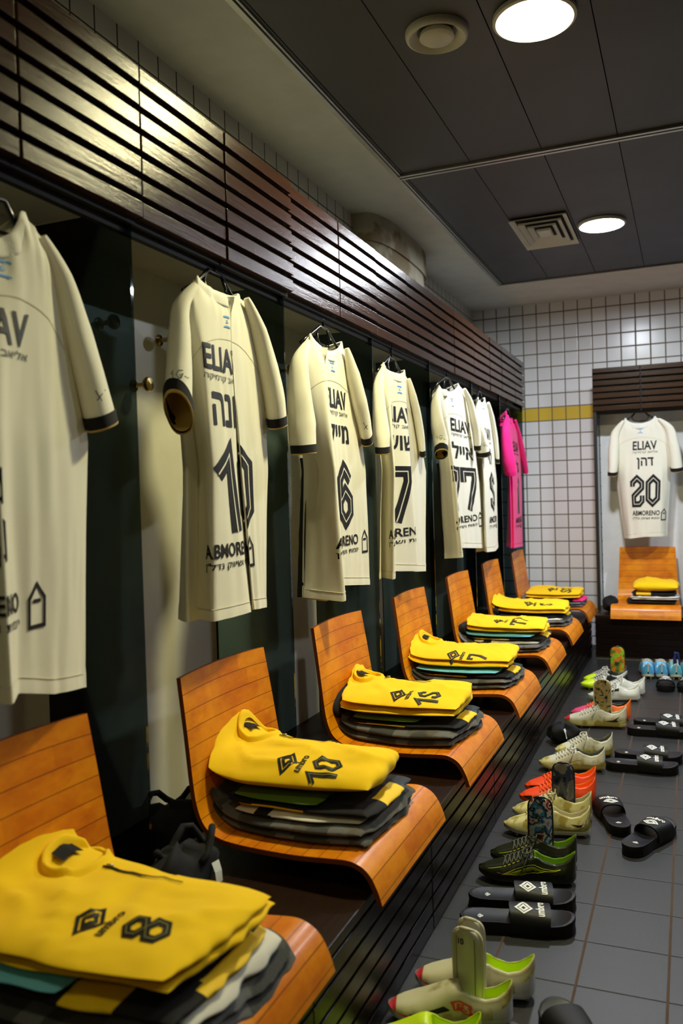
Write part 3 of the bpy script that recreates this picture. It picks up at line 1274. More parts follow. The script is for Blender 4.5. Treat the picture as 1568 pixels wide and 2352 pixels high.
# S2, number 10
shirt('cream football shirt with number ten, second from the left', mapL,
      [[(410, 690, .405), (455, 690, .425), (522, 690, .43), (527, 690, .428), (533, 690, .43), (588, 690, .41)],
       [(418, 810, .39), (466, 810, .445), (527, 810, .44), (531, 810, .439), (536, 810, .44), (603, 810, .42)],
       [(444, 1080, .35), (487, 1080, .455), (545, 1080, .445), (550, 1080, .422), (556, 1080, .446), (616, 1080, .42)],
       [(430, 1415, .34), (489, 1428, .46), (572, 1406, .442), (577, 1404, .398), (582, 1400, .442), (610, 1395, .42)]],
      [(410, 690), (462, 636), (517, 676), (556, 678), (588, 715)], 1410,
      [[(448, 655, .425, .008, .008), (416, 705, .42, .020, .018), (412, 780, .43, .026, .030), (411, 870, .44, .029, .045), (410, 945, .45, .030, .054, -.55)],
       [(566, 685, .425, .008, .008), (592, 760, .43, .024, .022), (615, 850, .435, .030, .036), (630, 920, .44, .030, .042), (637, 975, .44, .027, .045, .1)]],
      {'name': 'יונה', 'num': '10', 'ctrl': (1, .096), 'hanger': HG + 'number ten shirt', 'nw': .16, 'ndx': .068, 'sw': .20, 'lw': .24, 'ldx': -.006, 'hdx': .158, 'sc': .285, 'namedx': .004, 'marks': [(0, 413, 862, GM, .022)]}, seed=2)
# S3, number 6
shirt('cream football shirt with number six, black piping along its left edge', mapL,
      [[(680, 815, .405), (735, 815, .43), (744, 815, .43), (750, 815, .43), (812, 815, .41)],
       [(703, 1080, .36), (767, 1080, .465), (772, 1080, .455), (764, 1080, .425), (840, 1080, .425)],
       [(698, 1372, .35), (787, 1382, .47), (790, 1375, .46), (776, 1345, .42), (848, 1343, .42)]],
      [(680, 815), (722, 769), (757, 806), (791, 787), (812, 830)], 1350,
      [[(708, 785, .43, .008, .008), (688, 830, .435, .026, .020), (687, 900, .445, .035, .034), (693, 975, .455, .042, .045), (697, 1040, .465, .037, .048, .3)],
       [(796, 800, .43, .008, .008), (810, 860, .435, .024, .022), (824, 920, .44, .028, .032), (835, 970, .44, .026, .036), (843, 1012, .44, .021, .040, .1)]],
      {'name': 'מייק', 'num': '6', 'ctrl': (4, -.235), 'hanger': HG + 'number six shirt', 'nw': .20, 'sw': .21, 'lw': .31, 'ldx': -.02, 'hdx': .198, 'ndx': .035, 'sc': .27, 'marks': [(1, 842, 978, XM, .026)]}, seed=3)
# S4, number 7
shirt('cream football shirt with a single seven between two vertical creases', mapL,
      [[(864, 868, .41), (889, 868, .435), (893, 868, .436), (895, 868, .43), (929, 868, .44), (930, 868, .43), (944, 868, .41)],
       [(876, 1080, .38), (905, 1080, .478), (908, 1080, .470), (897, 1080, .425), (943, 1080, .468), (937, 1080, .41), (978, 1080, .42)],
       [(870, 1325, .36), (903, 1331, .47), (907, 1326, .46), (897, 1312, .425), (958, 1312, .455), (948, 1313, .415), (976, 1312, .42)]],
      [(864, 868), (885, 834), (912, 858), (935, 852), (944, 880)], 1318,
      [[(878, 848, .43, .008, .008), (869, 885, .435, .020, .020), (871, 940, .445, .026, .034), (876, 1000, .455, .032, .045), (878, 1040, .46, .026, .045, .3)],
       [(938, 870, .43, .008, .008), (948, 910, .435, .016, .02), (958, 955, .435, .018, .03), (966, 1005, .435, .017, .035), (970, 1045, .435, .013, .035, .1)]],
      {'name': 'שושן', 'num': '7', 'ctrl': (3.5, -.01), 'hanger': HG + 'single seven shirt', 'nw': .23, 'sw': .27, 'lw': .37, 'ldx': -.04, 'hdx': .6, 'sc': .29}, seed=4)
# S5, number 77
shirt('cream football shirt with a large seven, half its number lost in a fold', mapL,
      [[(996, 910, .41), (1018, 910, .43), (1022, 910, .43), (1025, 910, .432), (1080, 910, .42)],
       [(1010, 1090, .38), (1042, 1090, .465), (1045, 1090, .458), (1038, 1090, .43), (1098, 1090, .435)],
       [(1021, 1283, .37), (1060, 1281, .47), (1062, 1277, .465), (1053, 1258, .435), (1110, 1259, .435)]],
      [(996, 910), (1013, 886), (1036, 902), (1057, 882), (1080, 908)], 1265,
      [[(1008, 893, .43, .008, .008), (1001, 925, .435, .022, .020), (1004, 970, .445, .030, .034), (1011, 1010, .45, .036, .045), (1013, 1042, .455, .030, .05, -.2)],
       [(1066, 893, .43, .008, .008), (1079, 925, .445, .018, .02), (1088, 965, .455, .022, .03), (1094, 1000, .46, .022, .035), (1096, 1032, .46, .018, .035, .1)]],
      {'name': 'אייל', 'num': '77', 'ctrl': (4, -.285), 'hanger': HG + 'shirt with the large seven', 'nw': .42, 'sw': .40, 'lw': .70, 'ldx': -.165, 'hdx': .255, 'hw': .11, 'sc': .56, 'ndx': -.075, 'marks': [(0, 1012, 1006, GM, .022)]}, seed=5, thick=.018)
# S6, sideways
shirt('cream white football shirt seen almost edge on, beside the magenta one', mapL,
      [[(1094, 945, .41), (1101, 945, .435), (1112, 945, .44), (1126, 945, .425)],
       [(1103, 1110, .40), (1111, 1110, .46), (1130, 1110, .455), (1141, 1110, .425)],
       [(1104, 1262, .39), (1118, 1268, .465), (1136, 1266, .46), (1143, 1257, .425)]],
      [(1094, 945), (1102, 914), (1110, 926), (1118, 915), (1126, 950)], 1262,
      [[(1100, 922, .44, .008, .008), (1097, 950, .445, .022, .02), (1100, 985, .45, .028, .034), (1106, 1018, .455, .036, .045), (1110, 1044, .46, .038, .045, .2)],
       [(1121, 925, .435, .008, .008), (1129, 960, .435, .016, .02), (1136, 1000, .435, .016, .03), (1140, 1035, .435, .014, .035), (1142, 1060, .435, .011, .035, .1)]],
      {'name': 'לוי', 'num': '5', 'ctrl': (2, .02), 'hanger': HG + 'shirt seen almost edge on', 'nw': .16, 'sw': .26, 'lw': .34, 'sc': .34, 'flag': False, 'marks': [(0, 1112, 1022, GM, .022)]}, seed=6)
# S7, pink
shirt('magenta football shirt, last in the row by the far wall', mapL,
      [[(1160, 985, .41), (1167, 985, .43), (1180, 985, .435), (1190, 985, .42)],
       [(1167, 1110, .38), (1177, 1110, .44), (1189, 1110, .435), (1198, 1110, .41)],
       [(1164, 1254, .38), (1180, 1259, .445), (1189, 1257, .435), (1200, 1255, .41)]],
      [(1159, 985), (1166, 944), (1173, 962), (1180, 962), (1191, 990)], 1256,
      [[(1165, 955, .43, .008, .008), (1161, 985, .435, .026, .02), (1163, 1025, .44, .034, .034), (1168, 1058, .45, .042, .045), (1172, 1083, .455, .040, .05, .25)],
       [(1183, 965, .43, .008, .008), (1191, 1000, .43, .018, .02), (1198, 1035, .43, .022, .03), (1203, 1062, .43, .022, .035), (1206, 1080, .43, .020, .035, .1)]],
      {'name': 'גל', 'num': '1', 'ctrl': (2, .03), 'hanger': HG + 'magenta shirt', 'nw': .14, 'sw': .24, 'lw': .32, 'sc': .3, 'flag': False}, col='pink', cuff='pink', seed=7, thick=.02)
# far wall, number 20
shirt('cream white football shirt with number twenty in the locker on the far wall', mapF,
      [[(1408, 985, .41), (1440, 985, .42), (1478, 985, .425), (1512, 985, .42), (1540, 975, .41)],
       [(1413, 1090, .37), (1436, 1090, .43), (1480, 1090, .44), (1520, 1090, .43), (1540, 1090, .37)],
       [(1433, 1236, .37), (1448, 1237, .425), (1480, 1233, .435), (1515, 1232, .425), (1532, 1231, .37)]],
      [(1408, 987), (1434, 962), (1470, 974), (1505, 957), (1540, 975)], 1234,
      [[(1432, 966, .42, .008, .008), (1413, 995, .42, .028, .02), (1409, 1030, .425, .036, .035), (1408, 1062, .43, .035, .045), (1406, 1090, .435, .030, .045, .3)],
       [(1512, 962, .42, .008, .008), (1537, 985, .415, .028, .02), (1546, 1020, .41, .036, .035), (1551, 1050, .405, .038, .04), (1554, 1080, .40, .040, .045, .2)]],
      {'name': 'דהן', 'num': '20', 'ctrl': (2, .005), 'hanger': HG + 'shirt on the far wall', 'nw': .115}, seed=8, sidestripe=False, stem=1.70, dirn=Vector((1, 0, 0)))

# ================================================================== FOLDED CLOTHES
def folded(name, label, cat, A, B, C, D, zb, h, mat, layers=1, follow=1.0, seed=0, wr=.004, group=None, rnd=5, hs=(1, 1, 1, 1), mats=None, matfn=None, tilt=(0, 0), valley=0.0, dome=0.0):
    """soft slab over the quad A (back, near) B (front, near) C (front, far) D (back, far);
    layers = how many folds show on its edge.  Returns (thing, bvh)"""
    A, B, C, D = [Vector((p[0], p[1], 0)) for p in (A, B, C, D)]
    NS, NT_ = 44, 44
    cs = lambda i, n: .5 - .5 * math.cos(PI * i / n)
    mb = MB()
    top_v = []
    for L in range(layers):
        f0, f1 = L / layers, (L + 1) / layers
        jx = .010 * fbm(seed + L * 3.1, 1.7) if L else 0
        jt = .018 * fbm(seed + L * 5.3, 9.7) if L else 0
        tops, bots = [], []
        for i in range(NS + 1):
            s_ = cs(i, NS)
            rt, rb = [], []
            for j in range(NT_ + 1):
                t_ = cs(j, NT_)
                X_, Y_ = 2 * s_ - 1, 2 * t_ - 1
                sh_ = .055 * abs(X_ * Y_) ** 2.5
                s2, t2 = .5 + .5 * X_ * (1 - sh_), .5 + .5 * Y_ * (1 - sh_)
                p = (A.lerp(B, s2)).lerp(D.lerp(C, s2), t2)
                es = max(0, 1 - abs(2 * s_ - 1) ** rnd)
                et = max(0, 1 - abs(2 * t_ - 1) ** rnd)
                pr = (es * et) ** (1 / 2.4) if not dome else es ** (1 / 2.6) * max(0, 1 - abs(2 * t_ - 1) ** dome) ** .72
                e = .006 * (fbm(p.x * 14 + seed, p.y * 14, L) + .6 * fbm(p.x * 33, p.y * 33 + seed, L))
                # wobbling outline
                edge = 1 - pr
                q = p + Vector((jx + e * edge * 1.6, jt + .010 * edge * fbm(p.x * 11 + seed * 2, L * 2.0, p.y * 9), 0))
                hh = h * lerp(lerp(hs[0], hs[1], s_), lerp(hs[3], hs[2], s_), t_) * (1 - valley * math.exp(-((s_ - .55) / .2) ** 2) * t_ ** 4)
                zf = (seat_z(q.x) - seat_z(.62)) * follow if follow else 0
                zf += tilt[0] * (s_ - .5) + tilt[1] * (t_ - .5)
                sag = .0 if not L else .004 * fbm(p.x * 7, p.y * 7 + seed, L * 4.0)
                zm = zb + zf + hh * ((f0 + f1) / 2 if not dome else f0 * .55 + (f1 - f0) / 2) + sag
                hl = hh * (f1 - f0) * .5 * (1.04 if layers > 1 else 1)
                n1 = wr * pr * (fbm(p.x * 9 + seed, p.y * 12, 1.3 + L) + .7 * abs(fbm(p.x * 19, p.y * 21 + seed, 5.1)))
                # long soft creases
                n1 += wr * .9 * pr * (1 - abs(math.sin(p.x * 21 + p.y * 13 + 4 * fbm(p.x * 5, p.y * 5, seed)))) ** 3
                rt.append(Vector((q.x, q.y, zm + hl * pr + n1)))
                rb.append(Vector((q.x, q.y, zm - hl * pr)))
            tops.append(rt)
            bots.append(rb)
        o = len(mb.v)
        mb.grid(tops)
        mb.grid(bots, flip=True)
        top_v = tops
    base = (A + B + C + D) / 4
    base.z = zb
    t = thing(name, label, cat, base, group)
    ms = mats or [mat]
    if matfn:
        k = 0
        for fi, f in enumerate(mb.f):
            c = sum((mb.v[i] for i in f), Vector()) / len(f)
            # recover (s,t)
            mb.mi[fi] = matfn(c, A, B, C, D)
    ob = mb.build('cloth', ms, t, True, weld=True)
    bvh = BVHTree.FromPolygons([v for v in mb.v], mb.f)
    return t, bvh


def onto(bvh, off=.0015):
    def f(x, y):
        hit, n, _, _ = bvh.ray_cast(Vector((x, y, 2)), Vector((0, 0, -1)))
        if hit is None:
            return None
        if n.z < 0:
            n = -n
        return hit + n * off
    return f


def towel_patch(c, A, B, C, D):
    s_ = (c.x - A.x) / (B.x - A.x)
    return 1 if (int(s_ * 9 + c.y * 3) % 3 == 0 and c.y < (A.y + D.y) / 2) else 0


def sweatshirt(label, yc, zb, A, B, C, D, h, num, seed, group='folded yellow sweatshirts', layers=2, hs=(1, 1, 1, 1), logo=(.62, -.085), numpos=(.70, -.09), neck=True, zipx=True, tilt=(0, 0), nsz=.080, under=None, rot=0.0, collar=(.40, .02), wr=.0095, far=False):
    P2 = [(p[0], p[1] + yc) for p in (A, B, C, D)]
    t, bv = folded('folded_sweatshirt', label, 'sweatshirt', *P2, zb, h, 'yellow', layers, .35, seed, wr, group, 3.8, hs, tilt=tilt, valley=.2 if neck else .1, dome=2.3)
    f = onto(bv)
    f2 = onto(bv, .0026)
    R_ = PI / 2 + rot      # reading direction = +Y, letters point back towards the backrest

    def art(polys, x, y, size):
        # local artwork: x reads along +Y, y goes up = -X
        out = []
        for vs, fs in polys:
            out.append(([(x + (-b) * size * math.cos(rot) - a * size * math.sin(rot) * -1 * 0 + a * size * math.sin(rot), y + a * size * math.cos(rot) + b * size * math.sin(rot)) for a, b in vs], fs))
        return out
    if num is not None:
        lx, ly = logo
        decal('logo_print', art(diamond2d(), lx, yc + ly, .080), f, 'print', t, .006)
        tv, tf = text2d('umbro', .02)
        decal('brand_print', art([([((a - .5) * 1.0, (b - .5) * .30) for a, b in tv], tf)], lx + .034, yc + ly + .004, .064), f, 'print', t, .006)
        Apl, Bpl, wd = number2d(num, .15)
        nx, ny = numpos
        sc = lambda PL: [([((a - wd / 2 * 1.0) * 1.12, b - .5) for a, b in vs], fs) for vs, fs in PL]
        decal('number_print', art(sc(Apl), nx, yc + ny, nsz), f, 'print', t, .006)
        decal('number_inner_line', art(sc(Bpl), nx, yc + ny, nsz), f2, 'print_grey', t, .006)
    # collar: a standing ribbed ring opening towards the sitter
    cx, cy = collar
    cy += yc
    if neck:
        ring = []
        K = 40
        zc_ = f(cx + .02, cy).z
        for i in range(K):
            a = 2 * PI * i / K
            x, y = cx + .046 * math.cos(a), cy + .070 * math.sin(a)
            g = f(x, y)
            z = max(g.z if g else 0, zc_ - .016)
            lift = .008 * (1 + .5 * math.cos(a - PI)) + .005 + .003 * fbm(3 * math.cos(a), 3 * math.sin(a), seed)
            ring.append((Vector((x, y, z)), lift, Vector((math.cos(a), math.sin(a), 0))))
        b = MB()
        rows = []
        for k, (fr, ou) in enumerate(((-.35, .006), (0, .004), (.5, .002), (.9, .0005), (1, -.004), (.85, -.008), (.3, -.007), (-.3, -.008))):
            rows.append([p + d * ou + Vector((-.30 * l * fr, 0, l * fr)) for p, l, d in ring])
        b.grid(rows, closed=True)
        b.build('collar', 'yellow', t, True)
        # woven label inside the back of the neck
        lb = MB()
        rows = []
        for i in range(7):
            yy = cy - .026 + .052 * i / 6
            xx = cx - .038 - .008 * math.cos((i - 3) / 3)
            g = f(xx + .03, yy)
            z = (g.z if g else zb + h) + .005
            rows.append([Vector((xx - .002, yy, z + .015)), Vector((xx + .008, yy, z + .010)), Vector((xx + .034, yy, z + .001))])
        lb.grid(rows)
        q = lb.build('neck_label', 'black_cloth', t, True)
        q['label'] = 'black woven neck label'
    if zipx:
        b = MB()
        rows = []
        for i in range(22):
            xx = cx + .056 + .165 * i / 21
            yy = cy + .002 * math.sin(i * .7)
            wz = .0042 * (1 - i / 24)
            rr = []
            for dy in (-wz, 0, wz):
                g = f(xx, yy + dy)
                rr.append((g if g else Vector((xx, yy + dy, zb + h))) + Vector((0, 0, .0008 if dy else .0026)))
            rows.append(rr)
        b.grid(rows)
        q = b.build('zip', 'print', t, True)
        q['label'] = 'black half zip'
        g = f(cx + .064, cy)
        if g:
            MB().tube([g + Vector((0, 0, .004)), g + Vector((.012, .001, .004))], .0022, 8).build('zip_puller', 'metal', q, True)
    return t, bv


def band(mb_t, name, mat, A, B, r, z):
    pass


TOW = dict(mats=['towel', 'grey_towel'], matfn=towel_patch)
SZ = seat_z(.62)


def pad(pts, yc):
    return [(p[0], p[1] + yc) for p in pts]


GT, GS, GW = 'towels folded on the orange seats', 'folded yellow and black shorts', 'folded white shirts'
for k, nm in enumerate(['yellow 8', 'yellow 10', 'yellow 15', 'single 7 yellow', 'yellow 77', 'yellow 5', 'yellow 55']):
    yc = CHY[k]
    j = random.Random(k)
    d = lambda a=.008: j.uniform(-a, a)
    sd = 11 + k * 5
    word = ['yellow sweatshirt numbered eight at the front left', 'yellow sweatshirt numbered ten', 'yellow sweatshirt numbered fifteen', 'yellow sweatshirt with a lone seven', 'yellow sweatshirt with two sevens',
            'yellow sweatshirt numbered five', 'yellow sweatshirt numbered fifty five at the far end'][k]
    if k == 0:
        folded('folded_towel', 'dark grey towel under the ' + word, 'towel', *pad([(.43, -.19), (.86, -.20), (.885, .155), (.44, .18)], yc), SZ + .001, .034, 'towel', 2, 1, sd, .003, GT, 5, **TOW)
        folded('folded_shirt', 'white jersey poking out beside the ' + word, 'shirt', *pad([(.52, -.12), (.862, -.15), (.872, .12), (.52, .13)], yc), SZ + .036, .016, 'white_cloth', 1, .8, sd + 1, .005, GW, 5)
        folded('folded_shorts', 'black and yellow shorts under the ' + word, 'shorts', *pad([(.46, -.19), (.852, -.175), (.862, .10), (.47, .14)], yc), SZ + .053, .018, 'black_cloth', 1, .5, sd + 2, .003, GS, 5,
               mats=['black_cloth', 'yellow_shorts'], matfn=lambda c, A, B, C, D: 1 if (c.x > .835 and c.y > yc - .10) or (.66 < c.x < .75 and c.y < yc - .1) else 0)
        folded('folded_jersey', 'cyan jersey edge showing under the ' + word, 'jersey', *pad([(.40, -.20), (.66, -.185), (.66, .10), (.43, .12)], yc), SZ + .0715, .012, 'cyan', 1, .4, sd + 3, .002, 'cyan jerseys in the piles', 5)
        sweatshirt('folded ' + word + ', diamond logo and half zip', yc, SZ + .085, (.395, -.185), (.838, -.165), (.868, .115), (.415, .145), .062, '8', sd, hs=(1.0, 1, .85, 1.1), logo=(.635, -.085), numpos=(.738, -.080), collar=(.480, .070), nsz=.088, tilt=(0, .006))
        continue
    thick = [0, .040, .046, .038, .036, .036, .032][k]
    folded('folded_towel', ('mid grey' if k == 6 else 'dark grey') + ' towel under the ' + word, 'towel',
           *pad([(.435 + d(), -.175 + d()), (.845 + d(), -.19 + d()), (.862 + d(), .155 + d()), (.445, .17 + d())], yc), SZ + .001, thick, 'towel', 2, 1, sd, .003, GT, 5,
           **(dict(mats=['grey_towel', 'towel'], matfn=towel_patch) if k == 6 else TOW))
    z = SZ + .002 + thick
    if k in (1, 4, 5):
        folded('folded_shirt', 'white jersey edge in the pile of the ' + word, 'shirt', *pad([(.50, -.165), (.83, -.165), (.845, .12), (.50, .13)], yc), z, .012, 'white_cloth', 1, .6, sd + 1, .004, GW, 5,
               mats=['white_cloth', 'black_cloth'], matfn=lambda c, A, B, C, D: 1 if .555 < c.x < .60 and c.y < yc else 0)
        z += .0135
    folded('folded_shorts', ('magenta and black' if k == 6 else 'black and yellow') + ' shorts under the ' + word, 'shorts',
           *pad([(.47 + d(), -.155), (.852, -.150 + d()), (.858, .135 + d()), (.47, .14)], yc), z, .018, 'black_cloth', 1, .5, sd + 2, .003, GS, 5,
           mats=['black_cloth', 'pink' if k == 6 else 'yellow_shorts', 'navy_cloth'],
           matfn=(lambda c, A, B, C, D: (2 if c.y > yc + .055 else 1 if c.y > yc - .06 else 0) if c.x > .815 else (1 if c.x < .68 and c.z < z + .011 and c.y < yc - .1 else 0)) if k != 6 else (lambda c, A, B, C, D: 1 if int(c.x * 14) % 2 else 0))
    z += .0195
    if k in (3, 4):
        folded('folded_jersey', 'cyan jersey edge showing under the ' + word, 'jersey', *pad([(.46, -.16), (.80, -.158), (.80, .10), (.46, .12)], yc), z, .012, 'cyan', 1, .4, sd + 3, .002, 'cyan jerseys in the piles', 5)
        z += .0135
    if k in (1, 2):
        folded('folded_jersey', 'green lined jersey edge under the ' + word, 'jersey', *pad([(.49, -.150), (.72, -.150), (.72, .10), (.50, .12)], yc), z, .008, 'green_cloth', 1, .4, sd + 3, .002, None, 5)
        z += .0095
    cfg = [None,
           dict(A=(.425, -.165), B=(.840, -.120), C=(.838, .105), D=(.375, .135), h=.078, hs=(1.0, .8, 1.1, 1.0), num='10', logo=(.612, -.088), numpos=(.708, -.088), collar=(.462, .055), tilt=(0, .010)),
           dict(A=(.450, -.165), B=(.842, -.135), C=(.835, .130), D=(.400, .150), h=.092, hs=(.95, .8, 1.12, 1.0), num='15', logo=(.635, -.090), numpos=(.732, -.085), collar=(.480, .060), tilt=(0, .010)),
           dict(A=(.425, -.165), B=(.845, -.130), C=(.838, .120), D=(.395, .145), h=.088, hs=(.95, .8, 1.08, .95), num='7', logo=(.612, -.110), numpos=(.710, -.108), collar=(.468, .065), tilt=(0, .010)),
           dict(A=(.470, -.150), B=(.862, -.135), C=(.845, .115), D=(.440, .140), h=.076, hs=(1.0, .8, 1, 1.0), num='77', logo=(.622, -.080), numpos=(.722, -.075), collar=(.44, .050), tilt=(0, .010)),
           dict(A=(.420, -.150), B=(.862, -.150), C=(.845, .130), D=(.420, .150), h=.078, hs=(1.0, .85, 1.05, 1.0), num='5', logo=(.635, -.088), numpos=(.735, -.080), collar=(.44, .060), tilt=(0, .010)),
           dict(A=(.470, -.170), B=(.835, -.155), C=(.835, .120), D=(.470, .140), h=.072, hs=(1, 1, 1.1, 1.1), num='55', logo=(.635, -.085), numpos=(.735, -.080), collar=(.50, .060), tilt=(0, .010))][k]
    sweatshirt('folded ' + word, yc, z + .002, seed=sd, layers=1 if k == 1 else 2, neck=k in (1, 2, 3), zipx=k in (1, 2), **cfg)
    if k == 2:
        folded('folded_trousers', 'black knit trousers behind the ' + word, 'trousers', *pad([(.413, -.155), (.452, -.165), (.462, .09), (.425, .10)], yc), SZ + .058, .11, 'black_cloth', 1, 0, 71, .003, None, 4, hs=(.6, .5, 1.0, 1.1))
    if k in (4, 5):
        folded('folded_trousers', 'black cloth bundle tucked behind the ' + word, 'trousers', *pad([(.425, -.15), (.468, -.152), (.468, -.03), (.43, -.03)] if k == 4 else [(.43, -.15), (.47, -.16), (.47, -.04), (.43, -.03)], yc), z - .012, .055, 'black_cloth', 1, 0, 77 + k, .004, None, 3)


# ---- black bags on the bench between the seats
def bag(label, c, r, seed, cat='bag', name='kit_bag', strap=True, tagx=None, parent=None):
    b = MB()
    rows = []
    for i in range(15):
        v = i / 14
        rr = []
        for k in range(36):
            a = 2 * PI * k / 36
            rad = max(.02, (1 - abs(2 * v - 1) ** 3.2)) ** .5
            n = 1 + .35 * fbm(math.cos(a) * 1.6 + seed, math.sin(a) * 1.6, v * 2.2)
            rr.append(Vector((c[0] + r[0] * rad * n * math.cos(a), c[1] + r[1] * rad * n * math.sin(a), c[2] + r[2] * v * (1 + .4 * fbm(math.cos(a) + seed * 2, math.sin(a), seed)))))
        rows.append(rr)
    b.grid(rows, closed=True)
    b.add(rows[0], [tuple(range(36))])
    b.add(rows[-1], [tuple(range(36))])
    t = thing(name, label, cat, c)
    b.build('body', 'black_cloth', t, True)
    if strap:
        pts = [Vector((c[0] + r[0] * (.2 + .7 * math.cos(a)), c[1] + r[1] * .9 * math.sin(a), c[2] + r[2] * (.8 + .5 * math.sin(a * 2 + seed) ** 2))) for a in [k * .28 for k in range(14)]]
        MB().tube(pts, .008, 8).build('strap', 'black_cloth', t, True)
    if tagx:
        p = Vector(tagx)
        q = MB()
        q.grid([[p + Vector((0, 0, 0)), p + Vector((.004, .022, 0))], [p + Vector((.008, 0, -.02)), p + Vector((.012, .020, -.02))], [p + Vector((.012, -.002, -.042)), p + Vector((.016, .016, -.042))]])
        o = q.build('care_tag', 'print_white', t)
        o['label'] = 'white printed care tag'
    return t


bag('black kit bag with a white tag on the bench behind the front left seat', (.492, 1.475, ZB), (.062, .10, .10), 3.0, tagx=(.556, 1.50, ZB + .070))
bag('black cloth heap on the bench, left of the backrest beside the number ten pile', (.30, 1.70, ZB), (.09, .10, .09), 5.0)
bag('flat black cap on the bench between the ten and fifteen piles', (.36, 2.27, ZB), (.10, .10, .035), 8.0, 'cap', 'flat_hat', strap=False)
bag('small black bundle on the bench left of the lone seven seat', (.30, 3.05, ZB), (.08, .07, .08), 9.0, strap=False)

# ================================================================== FAR WALL LOCKER
YFF = 5.97
fx0 = onY(1358, 843, YFF).x
fx1 = onY(1469, 840, YFF).x
fz1 = onY(1358, 843, YFF).z
fz0 = onY(1361, 945, YFF).z
for a, b_, lb in ((fx0, fx1, 'far wall, left one above the twenty shirt'), (fx1, fx1 + .36, 'far wall, right one above the twenty shirt'), (fx1 + .36, fx1 + .72, 'far wall, out past the right edge')):
    valance(a, b_, None, 'X', fz0, fz1, 'dark slatted valance panel on the ' + lb, YFF, 0)
FB = 6.235
t = thing('locker_bay', 'open locker bay on the far wall holding the number twenty shirt', 'locker', (fx0 + .36, 6.1, ZB), 'open locker bays')
MB().box(fx0 + .022, fx0 + .70, FB, FB + .018, ZB, fz0 + .02).build('back_board', 'white_board', t)
MB().box(fx0 + .012, fx0 + .71, YFF + .04, FB + .018, fz0 + .0205, fz0 + .04).build('roof_board', 'cream_board', t)
for x, nm in ((fx0 + .014, 'glass_side'), (fx0 + .704, 'glass_side')):
    MB().box(x - .004, x + .004, YFF + .02, FB + .018, ZB, fz0 + .02).build(nm, 'glass', t)
MB().box(fx0 + .002, fx0 + .024, YFF + .010, YFF + .020, ZB, fz0 + .02).build('edge_trim', 'dark_board', t)
MB().box(fx0, fx0 + .72, YFF + .04, YFF + .052, fz0 - .025, fz0 + .02).build('hanging_rail', 'dark_board', t)
FBY = 5.72
bx0 = onY(1367, 1480, FBY).x
t = thing('locker_bench', 'dark slatted wooden bench under the far wall locker', 'bench', (bx0 + 1, 6.0, 0))
MB().box(bx0, XR - .05, FBY, YW - .002, ZB - .022, ZB).build('bench_board', 'bench_top', t, bevel=.002)
for a, b_ in ((bx0, bx0 + .735), (bx0 + .735, bx0 + 1.47), (bx0 + 1.47, XR - .05)):
    fp = MB().box(a + .002, b_ - .002, FBY + .0185, FBY + .03, .001, .272).build('front_panel', 'gap_strip', t)
    for i in range(6):
        z = .022 + .0425 * i
        MB().box(a + .0015, b_ - .0015, FBY + random.uniform(0, .001), FBY + .018, z, z + .0365).build('slat', 'bench_slat', fp, bevel=.0012)
cxf = (onY(1404, 1400, 5.70).x + onY(1561, 1400, 5.70).x) / 2
fc = copy_thing(ch0, (cxf, 5.70 + .245 + .005, ZB), 'orange plywood seat on the far wall bench', -PI / 2)
fc.scale = (.9, .9, 1)
z = SZ
P4 = lambda x0, x1, y0, y1: [(cxf + x0, y1), (cxf + x0, y0), (cxf + x1, y0), (cxf + x1, y1)]
folded('folded_towel', 'black towel under the yellow bundle on the far wall seat', 'towel', *P4(-.13, .19, 5.80, 6.03), z + .004, .034, 'black_cloth', 1, 0, 91, .004, GT, 3)
folded('folded_shirt', 'white jersey under the yellow bundle on the far wall seat', 'shirt', *P4(-.10, .205, 5.795, 6.02), z + .038, .024, 'white_cloth', 2, 0, 92, .008, GW, 4)
folded('folded_shorts', 'black and yellow shorts under the yellow bundle on the far wall seat', 'shorts', *P4(-.09, .19, 5.80, 6.02), z + .063, .026, 'black_cloth', 1, 0, 93, .004, GS, 4,
       mats=['black_cloth', 'yellow_shorts'], matfn=lambda c, A, B, C, D: 1 if -.06 < c.x - cxf < .03 else 0)
folded('folded_sweatshirt', 'plain yellow bundle on the far wall seat', 'sweatshirt', *P4(-.085, .205, 5.79, 6.02), z + .090, .070, 'yellow', 1, 0, 94, .010, 'folded yellow sweatshirts', 3, hs=(1.25, .9, .9, 1.0))
bag('black cloth bag on the far bench left of the orange seat', (bx0 + .085, 5.93, ZB), (.055, .07, .10), 12.0, name='cloth_bag', strap=False)

# ================================================================== FOOTWEAR
WX = [0, .012, .04, .10, .22, .38, .50, .64, .76, .87, .94, .98, 1]
WY = [.004, .015, .026, .033, .034, .034, .038, .045, .046, .038, .026, .014, .003]
HX = [0, .05, .12, .22, .34, .42, .50, .60, .72, .84, .93, 1]
HY = [.096, .080, .066, .060, .070, .086, .082, .070, .057, .048, .041, .028]


